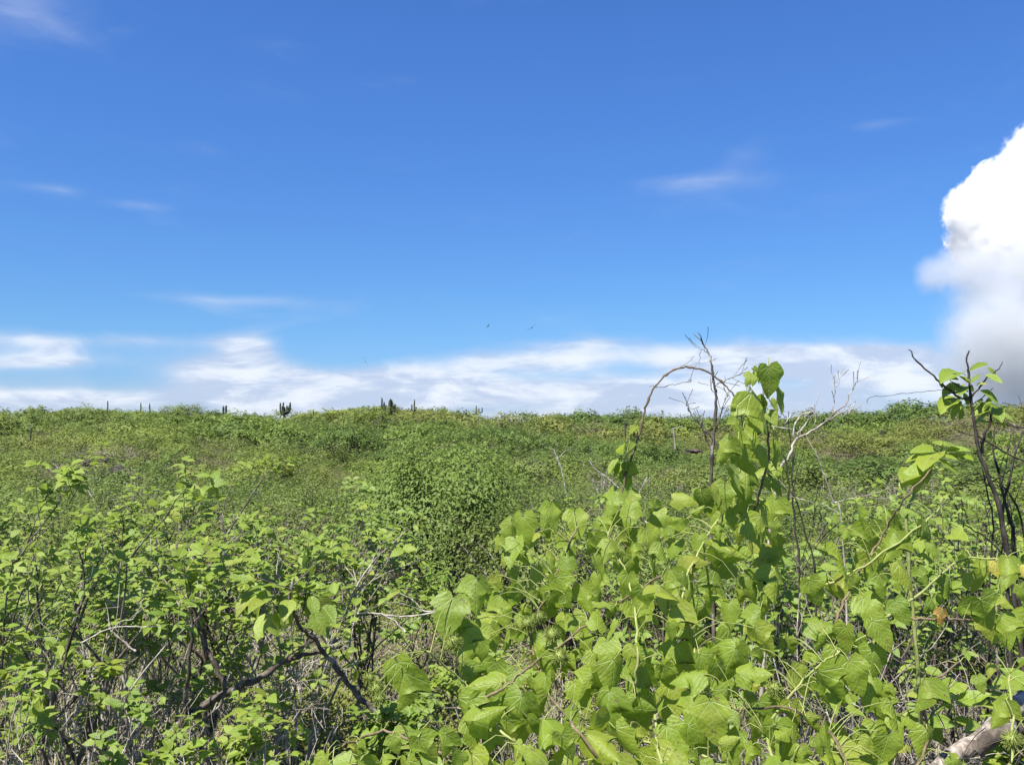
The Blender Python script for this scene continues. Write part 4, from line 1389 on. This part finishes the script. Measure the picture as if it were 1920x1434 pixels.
build_sapling()
build_bare_wood()
build_log()
for px, dist, h, label, seed, mat in [
    (1020, 2.35, 0.85, "dead twiggy shrub under the left end of the sprawling vine", 91, 'bark_dark'), (1200, 2.30, 0.95, "dark dead shrub in the vine's central gap", 92, 'bark_dark'),
    (1390, 2.45, 1.05, "dead shrub that carries the vine column", 93, 'bark_dark'), (1560, 2.30, 0.85, "grey dead shrub under the right half of the sprawling vine", 94, 'bark_grey'),
    (1700, 2.15, 0.75, "grey brushwood right of the sprawling vine", 95, 'bark_grey'), (1850, 2.2, 0.72, "grey brushwood behind the fallen pale log", 96, 'bark_grey'),
    (1280, 1.75, 0.62, "dead twigs beneath the lowest vine leaves in the middle", 97, 'bark_dark'), (1640, 1.8, 0.55, "dead twigs left of the fallen pale log", 98, 'bark_grey'),
    (80, 3.1, 0.95, "grey dead shrub inside the left edge shrub", 99, 'bark_grey'), (260, 3.9, 1.0, "grey dead shrub behind the slanting trunk", 100, 'bark_grey'),
    (450, 3.6, 0.85, "grey dead shrub in the spreading shrub", 101, 'bark_grey'), (590, 4.9, 0.8, "bleached dead shrub left of the dry clearing", 102, 'bark_pale'),
    (700, 4.2, 0.42, "low dry brush in the clearing", 103, 'bark_grey'), (850, 3.0, 0.42, "low dry brush left of the sprawling vine", 104, 'bark_grey'),
    (180, 2.4, 0.75, "pale dead twigs low in the left corner", 105, 'bark_grey'), (1000, 3.6, 0.75, "dry brush behind the sprawling vine's left end", 106, 'bark_grey'),
    (1870, 2.9, 1.15, "dark dead shrub tangled round the leafy sapling's stem", 113, 'bark_dark'), (1480, 2.7, 1.15, "grey dead shrub just right of the vine column", 114, 'bark_grey'),
    (180, 3.2, 0.85, "pale dead brush standing left behind the slanting trunk", 116, 'bark_pale'),
    (330, 2.35, 0.70, "pale dead brush in front of the slanting trunk's foot", 117, 'bark_pale'),
    (560, 2.7, 0.60, "pale dead brush between slanting trunk and white dead twig", 119, 'bark_pale'), (1700, 2.0, 0.80, "pale brushwood above the fallen pale log", 120, 'bark_pale'),
    (1800, 1.9, 0.62, "grey brushwood just above the fallen pale log's left end", 121, 'bark_grey'), (1880, 2.3, 0.92, "pale brushwood under the yellowed vine leaves", 122, 'bark_pale'),
    (90, 2.7, 0.72, "pale dead brush among the front twigs at the left edge", 109, 'bark_pale'), (240, 2.9, 0.70, "pale dead brush left of the slanting trunk", 110, 'bark_pale'), (520, 3.1, 0.62, "pale dead brush right of the slanting trunk's bend", 111, 'bark_pale'),
    (340, 3.5, 0.85, "pale dead brush behind the slanting trunk's fork", 112, 'bark_pale'), (1780, 3.2, 0.95, "grey dead shrub among the fresh green shrubs on the right", 107, 'bark_grey'), (380, 2.5, 0.6, "pale dead twigs under the slanting trunk", 108, 'bark_pale'),
]:
    brush(px, dist, h, label, seed, mat)


# ------------------------------------------------------------------ cacti, rocks, birds
def cactus(px, top, bot, dist, arms, label, cat="cactus", wpx=5.0, group=None):
    """arms: (x offset px at foot, x offset px of the column, foot height px above bot, top px) ; first is the trunk"""
    s = dist / FPX
    x = (px - 960) * s
    ztop = at(px, top, dist).z
    bot -= 3; wpx *= 1.15      # stands a little proud of the scrub
    zbot = at(px, bot, dist).z
    root = empty("columnar_cactus", (x, dist, zbot), label, cat, group)
    rng = random.Random(int(px))
    for k, (xf, xc, hf, ht) in enumerate(arms):
        r = wpx * 0.5 * s * rng.uniform(0.85, 1.1)
        pts = []
        if k == 0:
            pts = [(xf * s, 0, -1.0), (xf * s, 0, 0)]
        else:
            pts = [(xf * s, 0, hf * s), ((xf * 0.4 + xc * 0.6) * s, 0, (hf + 1.5) * s), (xc * s, 0, (hf + 4) * s)]
        z0 = pts[-1][2]; z1 = ht * s
        for j in range(1, 7):
            pts.append((xc * s + rng.uniform(-.03, .03), rng.uniform(-.03, .03), z0 + (z1 - z0) * j / 6))
        pts = [Vector(p) + Vector((0, 0.25 * (k % 3 - 1) if k else 0, 0)) for p in pts]
        rad = [r * (1.0 if j % 2 else 0.86) for j in range(len(pts))]
        rad[-1] *= 0.55
        mb = MB()
        mb.tube(pts, rad, 8)
        nm = "trunk" if k == 0 else "arm"
        link(nm, mb.build(nm, M['cactus']), root)
    return root


CG = "columnar cacti along the ridge"
cactus(728, 748, 792, 140, [(0, 2, 0, 38), (0, -12, 8, 44), (0, -8, 10, 36), (0, 4, 14, 42), (2, 8, 12, 36), (2, 12, 14, 32), (0, -5, 12, 30), (1, 6, 10, 40)], "many armed columnar cactus on the ridge above a dark outcrop", wpx=3.4)
cactus(534, 756, 790, 150, [(0, 0, 0, 24), (0, -8, 10, 32), (0, -5, 8, 26), (0, -2, 9, 33), (0, 4, 12, 27), (0, 8, 12, 28), (0, 11, 14, 33), (0, 6, 10, 24)], "candelabra cactus with upright arms against the cloud", wpx=3.0)
cactus(775, 752, 780, 142, [(0, 2, 0, 28), (0, -3, 6, 19), (1, 5, 6, 14)], "slim two armed cactus right of the many armed cactus", wpx=2.6)
cactus(421, 763, 786, 140, [(-2, -2, 0, 22), (0, 3, 4, 23)], "pair of short cactus stubs on the skyline", wpx=3.6)
cactus(58, 801, 868, 75, [(0, 0, 0, 66)], "tall thin dark cactus pole on the left slope", wpx=4.0)
cactus(202, 754, 775, 140, [(0, 0, 0, 21)], "thin lone cactus pole on the skyline at the left", wpx=2.0)
cactus(264, 758, 780, 140, [(0, 0, 0, 22)], "short thin cactus pole left of the tallest skyline bush", wpx=2.2)
cactus(281, 759, 780, 138, [(0, 0, 0, 21)], "leaning thin cactus close to the tallest skyline bush", wpx=2.6)
cactus(833, 765, 785, 150, [(0, 0, 0, 18), (0, 5, 4, 15)], "small two stemmed cactus right of the slim two armed cactus", wpx=2.4)
cactus(894, 763, 785, 150, [(0, -1, 0, 22), (0, 4, 4, 17), (0, 10, 6, 18)], "small three stemmed cactus near the middle of the skyline", wpx=2.0)
cactus(588, 768, 786, 150, [(0, 0, 0, 16)], "tiny cactus post right of the candelabra cactus", wpx=2.0)
cactus(896, 786, 800, 120, [(0, 0, 0, 12), (0, -3, 4, 9)], "tiny dark cactus just below the skyline in the middle", wpx=3.0)
cactus(1172, 790, 806, 95, [(0, 0, 0, 13), (0, 3, 3, 9)], "dark stubby cactus on the slope left of the arching stem", wpx=3.4)
cactus(1655, 806, 822, 80, [(0, 0, 0, 14), (0, 4, 3, 11), (0, -3, 4, 9)], "dark stubby cactus on the right slope", wpx=4.0)
cactus(214, 828, 846, 70, [(0, 0, 0, 16)], "thin short cactus post on the left slope", wpx=2.0)


def rock(px, py, dist, w, h, label, seed, name="lava_rock"):
    import bmesh
    rng = random.Random(seed)
    s = dist / FPX
    c = at(px, py, dist)
    x, y = c.x, c.y
    bm = bmesh.new()
    bmesh.ops.create_icosphere(bm, subdivisions=3, radius=1)
    ph = [rng.uniform(0, 6.28) for _ in range(6)]
    for v in bm.verts:
        d = v.co.normalized()
        k = 1 + 0.22 * math.sin(3 * d.x + ph[0]) * math.cos(4 * d.y + ph[1]) + 0.16 * math.sin(7 * d.z + 5 * d.x + ph[2]) + 0.10 * math.sin(13 * d.y + 11 * d.x + ph[3]) + rng.uniform(-.05, .05)
        v.co = Vector((d.x * k * w * s * 0.5, d.y * k * w * s * 0.4, d.z * k * h * s * 0.5))
    me = bpy.data.meshes.new(name); bm.to_mesh(me); bm.free()
    me.materials.append(M['lava'])
    o = link(name, me)
    o.location = c
    tag(o, label, "rock", "dark lava rocks")
    return o


def build_rocks():
    m = new_mat("lava")
    obj = X(X.node('ShaderNodeTexCoord').outputs['Object'])
    n = xnoise(obj, 3.0, 6.0, 0.65)
    b = principled(xmix(n.smooth(0.4, 0.7), (0.040, 0.032, 0.030), (0.12, 0.095, 0.082)), 0.9, 0.2, bump(n, 0.9, 0.1))
    finish(b.outputs[0])
    M['lava'] = m
    rock(161, 868, 41, 20, 12, "small dark lava rock on bare ground at the left", 1)
    rock(198, 863, 43, 16, 9, "flatter lava rock right of the small dark one", 2)
    rock(222, 897, 24, 58, 46, "large black lava boulder half hidden by the left shrubs", 3)
    rock(238, 914, 23, 36, 30, "black lava block leaning on the large boulder's right side", 4)
    rock(400, 777, 136, 36, 8, "low dark rock shelf on the skyline left of the cactus stubs", 5)
    rock(722, 796, 124, 42, 26, "dark rock outcrop under the many armed cactus", 6)
    rock(740, 800, 123, 30, 18, "brown rock right of the dark outcrop", 7)
    rock(1300, 846, 50, 36, 7, "flat dark rock on the slope left of the bare grey shrub", 8)


build_rocks()


def bird(px, py, dist, span, roll, yaw, label):
    s = span * 1.7
    c = at(px, py, dist)
    root = empty("bird", c, label, "bird", "soaring frigatebirds")
    mb = MB()
    # body: spindle with head, bill and forked tail
    pts = [(0, -0.24, 0), (0, -0.20, 0.004), (0, -0.15, 0.008), (0, -0.05, 0), (0, 0.08, 0), (0, 0.20, 0)]
    mb.tube([Vector(p) * s for p in pts], [0.002 * s, 0.012 * s, 0.022 * s, 0.040 * s, 0.030 * s, 0.010 * s], 7)
    root.rotation_euler = (R(10), R(roll), R(yaw))
    link("body", mb.build("body", M['feather']), root)
    for sd in (-1, 1):
        mb = MB()
        top = [(0.02, -0.07, 0.0), (0.20, -0.13, 0.06), (0.36, -0.04, 0.05), (0.5, 0.10, 0.0)]
        bot = [(0.02, 0.05, 0.0), (0.20, -0.03, 0.055), (0.36, 0.03, 0.045), (0.5, 0.105, 0.0)]
        V = [(sd * a * s, b * s, (c_ + t) * s) for row, t in ((top, .008), (bot, 0.0), (top, -.006), (bot, -.004)) for a, b, c_ in row]
        F = []
        for i in range(3):
            F += [[i, i + 1, 5 + i, 4 + i], [8 + i, 12 + i, 13 + i, 9 + i], [i, 8 + i, 9 + i, i + 1], [4 + i, 5 + i, 13 + i, 12 + i]]
        mb.add(V, F)
        link("wing", mb.build("wing", M['feather']), root)
        mb = MB()
        V = [(sd * 0.006 * s, 0.18 * s, 0.006 * s), (sd * 0.03 * s, 0.19 * s, 0), (sd * 0.06 * s, 0.36 * s, 0), (sd * 0.006 * s, 0.18 * s, -0.006 * s)]
        mb.add(V, [[0, 1, 2], [3, 2, 1], [0, 2, 3]])
        link("tail_feather", mb.build("tail_feather", M['feather']), root)


M['feather'] = bark_mat("feather", (0.012, 0.012, 0.014), (0.03, 0.03, 0.034), None, 8)
bird(915, 611, 260, 1.15, -48, 60, "small black bird gliding edge on, left of the other gliding bird")
bird(997, 615, 300, 2.1, -34, 10, "black long winged bird gliding with wings outstretched")
bird(685, 678, 300, 1.9, 62, 15, "black bird banking in front of the white cloud above the many armed cactus")
bird(360, 621, 420, 1.2, 20, 20, "tiny distant black bird in the clear blue left part of the sky")


# ------------------------------------------------------------------ ground cover
def build_cover():
    g = np.random.default_rng(404)
    rng = random.Random(405)

    def field(n, rmin, rmax, amax=0.62):
        r = np.sqrt(g.uniform(rmin ** 2, rmax ** 2, n)); a = g.uniform(-amax, amax, n)
        return r * np.sin(a), r * np.cos(a), r

    def patchy(x, y, k, p):
        return np.sin(k * x + p) * np.cos(k * 1.3 * y - p) + 0.6 * np.sin(2.3 * k * y + k * x + 2 * p) + g.normal(0, 0.5, len(x))
    # low herbs with small leaves
    x, y, r = field(110000, 1.2, 8.5)
    keep = patchy(x, y, 2.3, 0.7) > -0.35
    x, y, r = x[keep], y[keep], r[keep]
    z = ground_z(x, y) + 0.02 + 0.26 * g.random(len(x)) ** 1.3 * (0.6 + 0.4 * np.sin(3 * x) * np.cos(2.4 * y))
    n = len(x)
    mb = MB()
    N = np.array([-0.1, -0.3, 0.9]) + g.normal(0, 0.5, (n, 3)); D = g.normal(0, 1, (n, 3))
    blade_quads(mb, np.stack([x, y, z], -1), N, D, g.uniform(0.014, 0.034, n), np.clip(0.5 + 0.3 * np.sin(x * 1.7 + y) + g.normal(0, .2, n), 0, 0.98), 0)
    pick = g.random(n)
    o = link("ground_herbs", mb.build("ground_herbs", [M['scrub_bright']]), kind='stuff')
    o['label'] = "low small leaved green herbs carpeting the ground between shrubs"
    sel = patchy(x, y, 1.4, 2.1) > 0.5
    mb = MB()
    xs, ys = x[sel] + 0.03, y[sel] + 0.02
    zs = ground_z(xs, ys) + 0.01 + 0.22 * g.random(len(xs))
    blade_quads(mb, np.stack([xs, ys, zs], -1), np.array([-.1, -.3, .9]) + g.normal(0, .5, (len(xs), 3)), g.normal(0, 1, (len(xs), 3)), g.uniform(0.016, 0.03, len(xs)), g.random(len(xs)) * 0.98, 0)
    k = 11000
    xs = -0.72 + g.normal(0, 0.42, k); ys = 4.5 + g.normal(0, 0.55, k)
    zs = ground_z(xs, ys) + 0.01 + 0.32 * g.random(k) * np.clip(1.2 - np.hypot((xs + 0.72) / 0.9, (ys - 4.5) / 1.2), 0.15, 1)
    blade_quads(mb, np.stack([xs, ys, zs], -1), np.array([-.1, -.35, .85]) + g.normal(0, .5, (k, 3)), g.normal(0, 1, (k, 3)), g.uniform(0.018, 0.034, k), g.random(k) * 1.4, 0)
    o = link("yellow_ground_cover", mb.build("yellow_ground_cover", [M['scrub_yellow']]), kind='stuff')
    o['label'] = "yellowish low ground cover in the dry clearing"
    # dry grass blades
    x, y, r = field(26000, 1.2, 7.5)
    keep = patchy(x, y, 1.9, 4.0) > 0.0
    x, y = x[keep], y[keep]
    n = len(x)
    P = np.stack([x, y, ground_z(x, y)], -1)
    D = g.normal(0, 0.55, (n, 3)) + np.array([0, 0, 0.8]); D /= np.linalg.norm(D, axis=1)[:, None]
    L = g.uniform(0.08, 0.30, n)[:, None]
    S = np.cross(D, g.normal(0, 1, (n, 3))); S /= np.linalg.norm(S, axis=1)[:, None]
    w = g.uniform(0.0012, 0.0024, n)[:, None]
    mid = P + D * L * 0.6
    tip = P + D * L + np.array([0, 0, -1]) * L * 0.15 + g.normal(0, 0.02, (n, 3))
    V = np.stack([P - S * w, P + S * w, mid + S * w * .8, mid - S * w * .8, tip], 1).reshape(-1, 3)
    b = np.arange(n)[:, None] * 5
    mb = MB()
    mb.add(V, b + np.array([[0, 1, 2, 3]]), None, np.repeat(g.uniform(-.3, .5, n), 5))
    mb.f.append(((b + np.array([[3, 2, 4]])).astype(np.int32), 0))
    o = link("dry_grass", mb.build("dry_grass", [M['dry']]), kind='stuff')
    o['label'] = "thin straw coloured dry grass between the shrubs"
    # fallen twigs
    mb = MB()
    for _ in range(1500):
        rr = math.sqrt(rng.uniform(1.4, 60)); a = rng.uniform(-.6, .6)
        px_, py_ = rr * math.sin(a), rr * math.cos(a)
        q, _d = walk(rng, (px_, py_, gz(px_, py_) + rng.uniform(0.01, 0.12)), (rng.uniform(-1, 1), rng.uniform(-1, 1), rng.uniform(-.1, .5)), rng.uniform(0.12, 0.5), 4, 0.25, 0)
        r0 = rng.uniform(0.0015, 0.004)
        mb.tube(q, np.linspace(r0, r0 * .4, 5), 3, 0, rng.uniform(-.2, .6))
    o = link("fallen_twigs", mb.build("fallen_twigs", [M['bark_grey']]), kind='stuff')
    o['label'] = "dead grey twigs littering the ground between the shrubs"


build_cover()
